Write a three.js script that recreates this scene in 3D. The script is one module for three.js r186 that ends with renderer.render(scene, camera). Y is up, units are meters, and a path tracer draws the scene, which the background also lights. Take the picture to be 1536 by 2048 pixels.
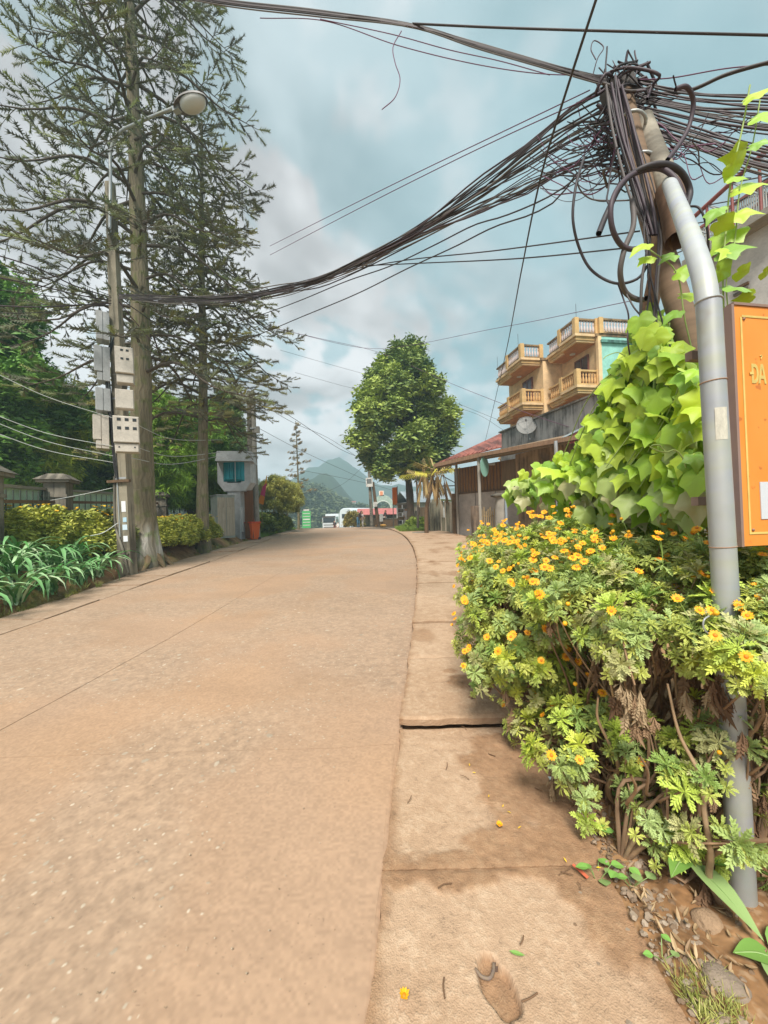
import * as THREE from 'three';
import { mergeGeometries, mergeVertices } from 'three/addons/utils/BufferGeometryUtils.js';
import { MarchingCubes } from 'three/addons/objects/MarchingCubes.js';
import { FontLoader } from 'three/addons/loaders/FontLoader.js';
import { TextGeometry } from 'three/addons/geometries/TextGeometry.js';

// ---------------------------------------------------------------- camera, sky, sun, exposure
const scene = new THREE.Scene();
const F = 772, CX = 768, CY = 1024;                       // focal length in photo pixels
const camera = new THREE.PerspectiveCamera(2 * Math.atan(1024 / F) * 180 / Math.PI, 0.75, 0.05, 6000);
camera.position.set(0, 1.5, 0);
camera.rotation.set(0.016, 0, -0.028, 'YXZ');
camera.updateMatrixWorld(true);
const EXPOSURE = 3.0;
const renderer = new THREE.WebGLRenderer({ antialias: true });
renderer.setSize(768, 1024);
renderer.toneMapping = THREE.LinearToneMapping;
renderer.toneMappingExposure = EXPOSURE;
renderer.shadowMap.enabled = true;

const lerp = (a, b, t) => a + (b - a) * t, clamp = (x, a = 0, b = 1) => Math.min(b, Math.max(a, x));
const sm = (a, b, x) => { const t = clamp((x - a) / (b - a)); return t * t * (3 - 2 * t); };
function rng(s) { return () => { s = (s + 0x6D2B79F5) | 0; let t = Math.imul(s ^ (s >>> 15), 1 | s); t = (t + Math.imul(t ^ (t >>> 7), 61 | t)) ^ t; return ((t ^ (t >>> 14)) >>> 0) / 4294967296; }; }
const hash = (x, y, s) => { let h = Math.imul(x, 374761393) + Math.imul(y, 668265263) + Math.imul(s, 974634777); h = Math.imul(h ^ (h >>> 13), 1274126177); return ((h ^ (h >>> 16)) >>> 0) / 4294967296; };
function vn(x, y, s, per) {                               // value noise, periodic when per > 0
  let xi = Math.floor(x), yi = Math.floor(y); const fx = x - xi, fy = y - yi;
  let x1 = xi + 1, y1 = yi + 1;
  if (per) { const m = v => ((v % per) + per) % per; xi = m(xi); yi = m(yi); x1 = m(x1); y1 = m(y1); }
  const u = fx * fx * (3 - 2 * fx), v = fy * fy * (3 - 2 * fy);
  const a = hash(xi, yi, s), b = hash(x1, yi, s), c = hash(xi, y1, s), d = hash(x1, y1, s);
  return a + (b - a) * u + (c - a) * v + (a - b - c + d) * u * v;
}
function fbm(x, y, s, oct = 4, per = 0) { let t = 0, a = 0.5, n = 0; for (let i = 0; i < oct; i++) { t += a * vn(x, y, s + i, per); n += a; x *= 2; y *= 2; a *= 0.5; if (per) per *= 2; } return t / n; }

const SUN = new THREE.Vector3(-0.08, 0.78, 0.62).normalize();
{
  const W = 1024, H = 512, data = new Float32Array(W * H * 4);
  for (let j = 0; j < H; j++) for (let i = 0; i < W; i++) {
    const az = ((i + 0.5) / W - 0.5) * 2 * Math.PI, el = ((j + 0.5) / H - 0.5) * Math.PI;
    const x = Math.cos(az) * Math.cos(el), z = Math.sin(az) * Math.cos(el), y = Math.sin(el);
    const yy = Math.max(y, 0), k = 1 / (yy + 0.22), qx = x * k, qz = z * k;
    const w = fbm(qx * 1.3 + 7, qz * 1.3 + 3, 11, 3) - 0.5;
    const c1 = fbm(qx * 1.5 + w * 1.4 + 20, qz * 1.5 + w + 31, 21, 6);
    const c2 = fbm(qx * 5.2 + w * 2 + 5, qz * 4.4 - w + 9, 41, 5);
    const west = sm(0.42, -0.42, x), low = sm(0.75, 0.05, yy);
    let cov = sm(0.40, 0.62, c1 + 0.2 * west + 0.05 * low);
    const puff = sm(0.42, 0.60, c2 + 0.14 * low * west + 0.04 * west);
    const c3 = fbm(qx * 13 + w * 3 + 3, qz * 9 + 2, 51, 4), mid = sm(0.75, 0.15, Math.abs(x + 0.28)) * sm(0.02, 0.12, yy) * sm(0.62, 0.3, yy);
    const tone = 0.54 + 0.46 * sm(0.25, 0.72, fbm(qx * 3.4 + 2 + w, qz * 3.4 + 8, 61, 6));
    const veil = 0.25 + 0.3 * fbm(qx * 0.8 + 50, qz * 0.8 + 4, 71, 3);
    const B = [0.24, 0.51, 0.585], C = [0.95 * tone, 0.96 * tone, 0.98 * tone];
    const a = clamp(veil * 0.45 + 0.5 * cov * (0.28 + 0.7 * west) + 0.85 * puff * (0.2 + west * (0.4 + low)) + 0.75 * mid * (sm(0.4, 0.62, c3) - 0.25));
    const o = (j * W + i) * 4;
    for (let c = 0; c < 3; c++) data[o + c] = lerp(B[c], C[c], a) * (1 + 0.10 * low) / EXPOSURE;
    data[o + 3] = 1;
  }
  const sky = new THREE.DataTexture(data, W, H, THREE.RGBAFormat, THREE.FloatType);
  sky.mapping = THREE.EquirectangularReflectionMapping; sky.magFilter = THREE.LinearFilter; sky.minFilter = THREE.LinearFilter; sky.needsUpdate = true;
  scene.background = sky; scene.environment = sky;
}
const sun = new THREE.DirectionalLight(new THREE.Color(1, 0.95, 0.87), 2.0);
sun.position.copy(SUN).multiplyScalar(60); sun.castShadow = true; sun.shadow.radius = 34;
sun.shadow.mapSize.set(2048, 2048);
Object.assign(sun.shadow.camera, { left: -45, right: 45, top: 45, bottom: -45, near: 1, far: 160 });
scene.add(sun); scene.add(sun.target);
scene.fog = new THREE.FogExp2(new THREE.Color(0.60, 0.82, 0.9), 0.0019);

// ---------------------------------------------------------------- helpers
const V = (x, y, z) => new THREE.Vector3(x, y, z);
const P = (px, py, d) => { const v = V((px - CX) / F, -(py - CY) / F, -1).applyQuaternion(camera.quaternion); return v.multiplyScalar(d / -v.z).add(camera.position); };
const used = {};
const numbered = n => { const k = used[n] = (used[n] || 0) + 1; return k === 1 ? n : n + '_' + String(k - 1).padStart(3, '0'); };
const sh = m => { m.castShadow = m.receiveShadow = true; return m; };
function part(name, geo, mat, parent, label) { const m = sh(new THREE.Mesh(Array.isArray(geo) ? merge(geo) : geo, mat)); m.name = name; parent.add(m); if (label) m.userData.label = label; return m; }
function thing(name, label, category, pos, turn = 0, group) {
  const g = new THREE.Group(); g.name = numbered(name); g.userData = { label, category }; if (group) g.userData.group = group;
  if (pos) g.position.copy(pos); g.rotation.y = turn; scene.add(g); return g;
}
function solo(name, label, category, geo, mat, group) { const m = part(numbered(name), geo, mat, scene); m.userData = { label, category }; if (group) m.userData.group = group; return m; }
function struct(name, geo, mat) { const m = geo ? part(numbered(name), geo, mat, scene) : new THREE.Group(); if (!geo) { m.name = numbered(name); scene.add(m); } m.userData.kind = 'structure'; return m; }
function merge(list) {
  const gs = list.map(g => { const h = g.index ? g.toNonIndexed() : g; for (const k of Object.keys(h.attributes)) if (!['position', 'normal', 'uv', 'color'].includes(k)) h.deleteAttribute(k); return h; });
  const hasC = gs.some(g => g.attributes.color);
  for (const g of gs) { const n = g.attributes.position.count; if (!g.attributes.uv) g.setAttribute('uv', new THREE.BufferAttribute(new Float32Array(n * 2), 2)); if (hasC && !g.attributes.color) g.setAttribute('color', new THREE.BufferAttribute(new Float32Array(n * 3).fill(1), 3)); }
  return gs.length === 1 ? gs[0] : mergeGeometries(gs);
}
function uvm(g, s = 1) {                                   // uv in metres, box projection
  g = g.index ? g.toNonIndexed() : g; const p = g.attributes.position, n = g.attributes.normal, u = new Float32Array(p.count * 2);
  for (let i = 0; i < p.count; i++) { const ax = Math.abs(n.getX(i)), ay = Math.abs(n.getY(i)), az = Math.abs(n.getZ(i));
    const a = ax > ay && ax > az ? [p.getZ(i), p.getY(i)] : ay > az ? [p.getX(i), p.getZ(i)] : [p.getX(i), p.getY(i)]; u[2 * i] = a[0] * s; u[2 * i + 1] = a[1] * s; }
  g.setAttribute('uv', new THREE.BufferAttribute(u, 2)); return g;
}
const box = (w, h, d, x = 0, y = 0, z = 0, ry = 0, rz = 0, rx = 0) => { const g = new THREE.BoxGeometry(w, h, d); if (rx) g.rotateX(rx); if (rz) g.rotateZ(rz); if (ry) g.rotateY(ry); g.translate(x, y, z); return uvm(g); };
function bevel(w, h, d, b, x = 0, y = 0, z = 0) {           // chamfered box
  const s = new THREE.Shape(), a = w / 2 - b, c = h / 2 - b; s.moveTo(-a, -c); s.lineTo(a, -c); s.lineTo(a, c); s.lineTo(-a, c); s.closePath();
  const g = new THREE.ExtrudeGeometry(s, { depth: d - 2 * b, bevelEnabled: true, bevelThickness: b, bevelSize: b, bevelSegments: 1, steps: 1 }); g.translate(x, y, z - d / 2 + b); return uvm(g);
}
const cyl = (r0, r1, h, x = 0, y = 0, z = 0, n = 12) => { const g = new THREE.CylinderGeometry(r1, r0, h, n); g.translate(x, y + h / 2, z); return g; };
function tube(pts, r, seg = 24, rad = 6) { const c = new THREE.CatmullRomCurve3(pts, false, 'centripetal'); return new THREE.TubeGeometry(c, seg, r, rad, false); }
function taper(pts, r0, r1, seg = 16, rad = 8, fr) {        // tapered tube, fr(t) optional radius factor
  const c = new THREE.CatmullRomCurve3(pts, false, 'centripetal'), g = new THREE.TubeGeometry(c, seg, 1, rad, false), p = g.attributes.position, u = g.attributes.uv;
  const L = c.getLength();
  for (let i = 0; i <= seg; i++) { const t = i / seg, o = c.getPointAt(t), r = lerp(r0, r1, t) * (fr ? fr(t) : 1);
    for (let j = 0; j <= rad; j++) { const k = i * (rad + 1) + j; p.setXYZ(k, o.x + (p.getX(k) - o.x) * r, o.y + (p.getY(k) - o.y) * r, o.z + (p.getZ(k) - o.z) * r); u.setXY(k, t * L, j / rad * 6.28 * r0); } }
  g.computeVertexNormals(); return g;
}
const beam = (a, b, w, h) => { const d = b.clone().sub(a), L = d.length(), g = new THREE.BoxGeometry(w, h, L); const m = new THREE.Matrix4().lookAt(a, b, V(0, 1, 0)); g.applyMatrix4(m); const c = a.clone().add(b).multiplyScalar(0.5); g.translate(c.x, c.y, c.z); return uvm(g); };
function quad(a, b, c, d, th = 0.05) {                      // thick quad sheet
  const n = b.clone().sub(a).cross(d.clone().sub(a)).normalize().multiplyScalar(-th), v = [a, b, c, d], w = v.map(q => q.clone().add(n)), pos = [];
  const f = (p, q, r, s) => pos.push(...[p, q, r, p, r, s].flatMap(e => [e.x, e.y, e.z]));
  f(...v); f(w[3], w[2], w[1], w[0]); for (let i = 0; i < 4; i++) { const j = (i + 1) % 4; f(v[j], v[i], w[i], w[j]); }
  const g = new THREE.BufferGeometry(); g.setAttribute('position', new THREE.BufferAttribute(new Float32Array(pos), 3)); g.computeVertexNormals(); return uvm(g);
}
function tex(n, fn, rep = 1, srgb = true) {                 // fn(u,v) -> [r,g,b] 0..1 (linear, or grey for data)
  const d = new Uint8Array(n * n * 4);
  const enc = srgb ? (c => { c = clamp(c); return 255 * (c < 0.0031308 ? 12.92 * c : 1.055 * Math.pow(c, 1 / 2.4) - 0.055); }) : (c => 255 * clamp(c));
  for (let j = 0; j < n; j++) for (let i = 0; i < n; i++) { const c = fn(i / n, j / n), o = (j * n + i) * 4; if (c.length) { d[o] = enc(c[0]); d[o + 1] = enc(c[1]); d[o + 2] = enc(c[2]); } else d[o] = d[o + 1] = d[o + 2] = enc(c); d[o + 3] = 255; }
  const t = new THREE.DataTexture(d, n, n); t.wrapS = t.wrapT = THREE.RepeatWrapping; t.magFilter = THREE.LinearFilter; t.minFilter = THREE.LinearMipmapLinearFilter; t.generateMipmaps = true;
  if (srgb) t.colorSpace = THREE.SRGBColorSpace; t.repeat.set(rep, rep); t.needsUpdate = true; return t;
}
const rgb = (r, g, b) => new THREE.Color().setRGB(r, g, b);
const mixc = (a, b, t) => [lerp(a[0], b[0], t), lerp(a[1], b[1], t), lerp(a[2], b[2], t)];
const smooth = g => { const h = mergeVertices(g.index ? g : (g.deleteAttribute('normal'), g.deleteAttribute('uv'), g), 1e-5); h.computeVertexNormals(); return h; };
const flat = g => { const h = g.index ? g.toNonIndexed() : g; h.computeVertexNormals(); return uvm(h); };
const std = (c, rough = 0.9, o = {}) => new THREE.MeshStandardMaterial({ color: Array.isArray(c) ? rgb(...c) : c, roughness: rough, ...o });
// general-purpose grain textures, tinted by each material's colour
const T = {};
T.grain = tex(512, (u, v) => { const a = fbm(u * 8, v * 8, 3, 5, 8), b = fbm(u * 64, v * 64, 9, 2, 64); const c = 0.62 + 0.42 * a + 0.2 * (b - 0.5); return [c, c, c]; }, 0.5);
T.bump = tex(512, (u, v) => 0.6 * fbm(u * 16, v * 16, 5, 4, 16) + 0.4 * fbm(u * 90, v * 90, 15, 2, 90), 0.5, false);
T.stain = tex(512, (u, v) => { const a = fbm(u * 6, v * 6, 23, 5, 6), s = fbm(u * 40, v * 3, 33, 4, 0), b = fbm(u * 48, v * 48, 43, 2, 48); const k = sm(0.38, 0.68, 0.55 * a + 0.45 * s); const c = lerp(0.95, 0.32, k) + 0.16 * (b - 0.5); return [c, c * 0.99, c * 0.96]; }, 0.22);
T.bark = tex(512, (u, v) => { const w = fbm(u * 6, v * 6, 51, 3, 6); const f = fbm(u * 4 + w, v * 34 + w * 3, 55, 4, 0); const m = sm(0.5, 0.7, fbm(u * 5, v * 5, 59, 4, 5)); const c = 0.45 + 0.8 * f; return mixc([c, c * 0.96, c * 0.88], [c * 0.72, c * 0.86, c * 0.5], m * 0.8); }, 0.7);
T.barkB = tex(256, (u, v) => { const w = fbm(u * 6, v * 6, 51, 3, 6); return fbm(u * 4 + w, v * 34 + w * 3, 55, 4, 0); }, 0.7, false);
T.wood = tex(512, (u, v) => { const f = fbm(u * 60, v * 3, 71, 3, 0), g = fbm(u * 4, v * 4, 75, 3, 4); const c = 0.55 + 0.5 * f + 0.3 * (g - 0.5); return [c, c * 0.95, c * 0.88]; }, 0.6);
T.galv = tex(256, (u, v) => { const a = fbm(u * 12, v * 12, 81, 3, 12), b = fbm(u * 40, v * 5, 83, 3, 0), r = sm(0.66, 0.8, fbm(u * 7, v * 7, 87, 4, 7)); return mixc([0.72 + 0.3 * a, 0.74 + 0.3 * a, 0.75 + 0.28 * b], [0.62, 0.47, 0.3], r * 0.6); }, 0.8);
const M = {};
M.concrete = std([0.36, 0.33, 0.28], 0.92, { map: T.grain, bumpMap: T.bump, bumpScale: 0.006 });
M.concreteD = std([0.24, 0.215, 0.175], 0.95, { map: T.stain, bumpMap: T.bump, bumpScale: 0.008 });
M.white = std([0.7, 0.69, 0.65], 0.85, { map: T.grain });
M.galv = std([0.44, 0.45, 0.45], 0.48, { map: T.galv, metalness: 0.3 });
M.black = std([0.03, 0.028, 0.03], 0.6);
M.dark = std([0.07, 0.06, 0.055], 0.8);
M.wood = std([0.3, 0.22, 0.13], 0.85, { map: T.wood });
M.woodD = std([0.16, 0.1, 0.055], 0.85, { map: T.wood });
M.bark = std([0.24, 0.2, 0.135], 0.95, { map: T.bark, bumpMap: T.barkB, bumpScale: 0.03 });

// ---------------------------------------------------------------- the lie of the land (d = distance along -z)
const tab = (t, d) => { if (d <= t[0][0]) return t[0][1] + (t[1][1] - t[0][1]) / (t[1][0] - t[0][0]) * (d - t[0][0]); for (let i = 1; i < t.length; i++) if (d <= t[i][0]) { const k = (d - t[i - 1][0]) / (t[i][0] - t[i - 1][0]); return lerp(t[i - 1][1], t[i][1], k); } return t[t.length - 1][1]; };
const soft = (t, d) => 0.25 * tab(t, d - 0.9) + 0.5 * tab(t, d) + 0.25 * tab(t, d + 0.9);
const XR = [[-6, -0.3], [1.1, -0.12], [1.6, -0.07], [2.7, 0.05], [5, 0.31], [8, 0.62], [10, 0.8], [13, 1.02], [16.6, 1.17], [20.6, 1.2], [24.7, 1.08], [28, 0.8], [32, 0.4], [38, -0.6], [46, -2.4], [60, -6.5], [90, -17], [130, -34]];
const XL = [[-6, -4.9], [5.4, -5.4], [8.6, -5.8], [11, -5.98], [14.2, -6.2], [18.6, -6.6], [23, -7.0], [29, -7.4], [35, -7.9], [40, -8.4], [46, -9.6], [60, -13.8], [90, -25], [130, -43]];
const XB = [[-6, -5.9], [6.4, -6.38], [8, -6.7], [10.9, -7.3], [14, -7.6], [18, -7.9], [26, -8.4], [34, -8.9], [40, -9.4], [60, -15], [130, -45]];
const xr = d => soft(XR, d), xl = d => soft(XL, d), xb = d => soft(XB, d), xs = d => lerp(xl(d), xr(d), 0.445);
const xp = d => xr(d) + (d < 6 ? 0.93 : lerp(0.93, 3.2, sm(6, 22, d)));      // outer edge of the right-hand pavement
const rise = d => 0.6 * sm(3, 38, d) - (d > 42 ? Math.min(5, 0.06 * (d - 42) * sm(42, 46, d)) : 0);
function groundY(x, z) {
  const d = -z; let y = rise(d); const u = xb(d) - x, k = 1 - sm(34, 60, d);
  if (u > 0) y += k * (0.6 * sm(0, 1.4, u) + 0.4 * sm(1.4, 5, u)) + 0.05 * (fbm(x * 1.3, z * 1.3, 101, 3) - 0.5) * sm(0, 0.5, u);
  const w = x - xp(d); if (w > 0 && d < 9) y += (1 - sm(7, 9, d)) * (0.03 + 0.1 * sm(0.1, 1.4, w)) + 0.05 * (fbm(x * 5, z * 5, 103, 4) - 0.45) * sm(0, 0.15, w);
  return y;
}
const on = (x, d, up = 0) => V(x, groundY(x, -d) + up, -d);
const SLAB_D = [-2.6, 0.35, 1.64, 2.71, 3.86, 5.1, 6.66, 8, 9.6, 11.3, 13, 14.6, 17, 20, 23.5, 27.5, 32, 37];

// ---------------------------------------------------------------- ground, road, pavements
{
  const soilT = tex(512, (u, v) => { const a = fbm(u * 7, v * 7, 111, 5, 7), b = fbm(u * 60, v * 60, 113, 3, 60), s = sm(0.62, 0.75, fbm(u * 70 + v * 30, v * 70 - u * 30, 117, 3, 0)); let c = mixc([0.38, 0.215, 0.1], [0.23, 0.12, 0.05], sm(0.35, 0.7, a)); c = c.map(q => q * (0.75 + 0.5 * b)); return mixc(c, [0.42, 0.3, 0.19], s * 0.4); }, 0.6);
  M.soil = std(0xffffff, 0.97, { map: soilT, bumpMap: T.bump, bumpScale: 0.02, vertexColors: true });
  const ds = [], xs_ = []; for (let d = -12; d < 46; d += d < 6 ? 0.3 : 0.5) ds.push(d); for (let d = 46; d < 560; d *= 1.12) ds.push(d);
  for (let x = -520; x < -30; x /= 1.25) xs_.push(x); for (let x = -24; x < 10; x += 0.35) xs_.push(x); for (let x = 10; x < 560; x *= 1.3) xs_.push(x);
  const pos = [], col = [], uv = [], idx = [], nx = xs_.length;
  for (const d of ds) for (const x of xs_) {
    const inRoad = x > xb(d) - 0.25 && x < xp(d) + (d < 9 ? 1.9 : -0.1) && d < 130;
    pos.push(x, groundY(x, -d) - (inRoad ? 0.16 : 0), -d); uv.push(x, d);
    const far = Math.max(sm(30, 60, d), sm(-13, -17, x), sm(9, 14, x)), gr = clamp(far + 0.5 * sm(0.52, 0.62, fbm(x * 0.9, d * 0.9, 121, 4)));
    const c = mixc([1, 1, 1], [0.45, 1.15, 0.5], gr); col.push(...c);
  }
  for (let j = 0; j < ds.length - 1; j++) for (let i = 0; i < nx - 1; i++) { const a = j * nx + i; idx.push(a, a + 1, a + nx, a + 1, a + nx + 1, a + nx); }
  const g = new THREE.BufferGeometry(); g.setAttribute('position', new THREE.Float32BufferAttribute(pos, 3)); g.setAttribute('uv', new THREE.Float32BufferAttribute(uv, 2)); g.setAttribute('color', new THREE.Float32BufferAttribute(col, 3)); g.setIndex(idx); g.computeVertexNormals();
  struct('ground', g, M.soil);
}
// a slab: top sheet over (s,t) in 0..1 with sides dropping th
function slabGeo(nu, nv, at, th, colorAt) {
  const pos = [], uv = [], col = [], idx = [];
  for (let j = 0; j <= nv; j++) for (let i = 0; i <= nu; i++) { const p = at(i / nu, j / nv); pos.push(p.x, p.y, p.z); uv.push(p.x, -p.z); if (colorAt) col.push(...colorAt(p)); }
  for (let j = 0; j < nv; j++) for (let i = 0; i < nu; i++) { const a = j * (nu + 1) + i; idx.push(a, a + 1, a + nu + 1, a + 1, a + nu + 2, a + nu + 1); }
  const ring = []; for (let i = 0; i < nu; i++) ring.push(i); for (let j = 0; j < nv; j++) ring.push(j * (nu + 1) + nu); for (let i = nu; i > 0; i--) ring.push(nv * (nu + 1) + i); for (let j = nv; j > 0; j--) ring.push(j * (nu + 1));
  const base = pos.length / 3; for (const r of ring) for (let k = 0; k < 2; k++) { pos.push(pos[3 * r], pos[3 * r + 1] - k * th, pos[3 * r + 2]); uv.push(uv[2 * r] + k * th, uv[2 * r + 1] + k * th); if (colorAt) col.push(col[3 * r] * 0.9, col[3 * r + 1] * 0.9, col[3 * r + 2] * 0.9); }
  for (let r = 0; r < ring.length; r++) { const a = base + 2 * r, b = base + 2 * ((r + 1) % ring.length); idx.push(a, a + 1, b, b, a + 1, b + 1); }
  const g = new THREE.BufferGeometry(); g.setAttribute('position', new THREE.Float32BufferAttribute(pos, 3)); g.setAttribute('uv', new THREE.Float32BufferAttribute(uv, 2)); if (colorAt) g.setAttribute('color', new THREE.Float32BufferAttribute(col, 3)); g.setIndex(idx); g.computeVertexNormals(); return g;
}
{
  // road concrete under a film of tan dust: patches, worn bands with exposed chips, fine speckle
  const N = 2048, S = 7;
  const chips = new Float32Array(N * N), R = rng(5), chipC = new Float32Array(N * N);
  for (let k = 0; k < 8200; k++) { const cx = R() * N, cy = R() * N, dens = fbm(cx / N * 5, cy / N * 5, 131, 3, 5); if (dens < 0.45 + 0.12 * R()) continue; const big = R() < 0.04, rx = (big ? 4 + 6 * R() : 1.2 + 2.6 * R()), ry = rx * (0.45 + 0.5 * R()), an = R() * 3.14, tone = 0.4 + 0.6 * R();
    const ca = Math.cos(an), sa = Math.sin(an), q = Math.ceil(rx) + 1; for (let y = -q; y <= q; y++) for (let x = -q; x <= q; x++) { const e = Math.hypot((ca * x + sa * y) / rx, (-sa * x + ca * y) / ry) + 0.35 * (hash(x >> 1, y >> 1, k) - 0.5); if (e < 1) { const o = (((cy + y) | 0) + N) % N * N + (((cx + x) | 0) + N) % N; chips[o] = Math.max(chips[o], sm(1, 0.6, e)); chipC[o] = tone; } } }
  const hgt = new Float32Array(N * N);
  M.road = std(0xffffff, 0.9);
  M.road.map = tex(N, (u, v) => {
    const w = fbm(u * 5, v * 5, 141, 3, 5), a = fbm(u * 4 + 0.4 * w, v * 4, 143, 5, 4), st = fbm(u * 9, v * 26 + u * 9, 147, 4, 0), f = vn(u * 512, v * 512, 149, 512), f2 = fbm(u * 160, v * 160, 153, 2, 160);
    const worn = sm(0.5, 0.68, fbm(u * 5, v * 5, 131, 3, 5) + 0.1 * (f2 - 0.5));
    let c = mixc([0.405, 0.264, 0.17], [0.365, 0.234, 0.144], sm(0.3, 0.7, a)); c = mixc(c, [0.43, 0.265, 0.155], 0.6 * sm(0.5, 0.75, w)); c = mixc(c, [0.37, 0.262, 0.18], worn * 0.55);
    const k = 0.90 + 0.16 * (st - 0.5) + 0.2 * f + 0.26 * (f2 - 0.5) * (0.5 + worn); c = c.map(q => q * k);
    const o = Math.round(v * N) * N + Math.round(u * N), h = chips[o] || 0, tn = chipC[o] || 0;
    if (vn(u * 700, v * 700, 157, 700) > 0.965) c = c.map(q => q * 0.72);
    hgt[o] = 0.3 + 0.35 * f2 + 0.2 * f + 0.35 * h;
    return mixc(c, [0.58 * tn + 0.08, 0.49 * tn + 0.08, 0.38 * tn + 0.06], h * 0.6);
  }, 1 / S);
  M.road.bumpMap = tex(1024, (u, v) => hgt[Math.round(v * N) * N + Math.round(u * N)], 1 / S, false); M.road.bumpScale = 0.004;
  const road = struct('road'), J = [-9, -2.2, 2.56, 7.1, 11.7, 16.4, 21.2, 26.2, 31.4, 36.8, 42.5, 50, 60, 75, 95, 120];
  for (let j = 0; j < J.length - 1; j++) for (let lane = 0; lane < 2; lane++) {
    const d0 = J[j], d1 = J[j + 1] - 0.004, R2 = rng(900 + j * 2 + lane), dy = (R2() - 0.5) * 0.003 + (lane ? 0 : 0.001);
    const nz = Math.min(60, Math.ceil((d1 - d0) / (d0 < 8 ? 0.12 : 0.3)));
    part('slab', slabGeo(lane ? 26 : 20, nz, (s, t) => { const d = lerp(d0, d1, t), a = lane ? xs(d) + 0.0015 : xl(d), b = lane ? xr(d) + 0.012 * (fbm(d * 3, 1, 161, 3) - 0.5) : xs(d) - 0.0015; const x = lerp(a, b, s); return V(x, rise(d) + dy + 0.014 * (fbm(x * 0.7, d * 0.7, 163, 3) - 0.5) + 0.016 * sm(0.4, 0, xr(d) - x) * (d < 30 ? 1 : 0), -d); }, 0.1), M.road, road);
  }
}
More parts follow.
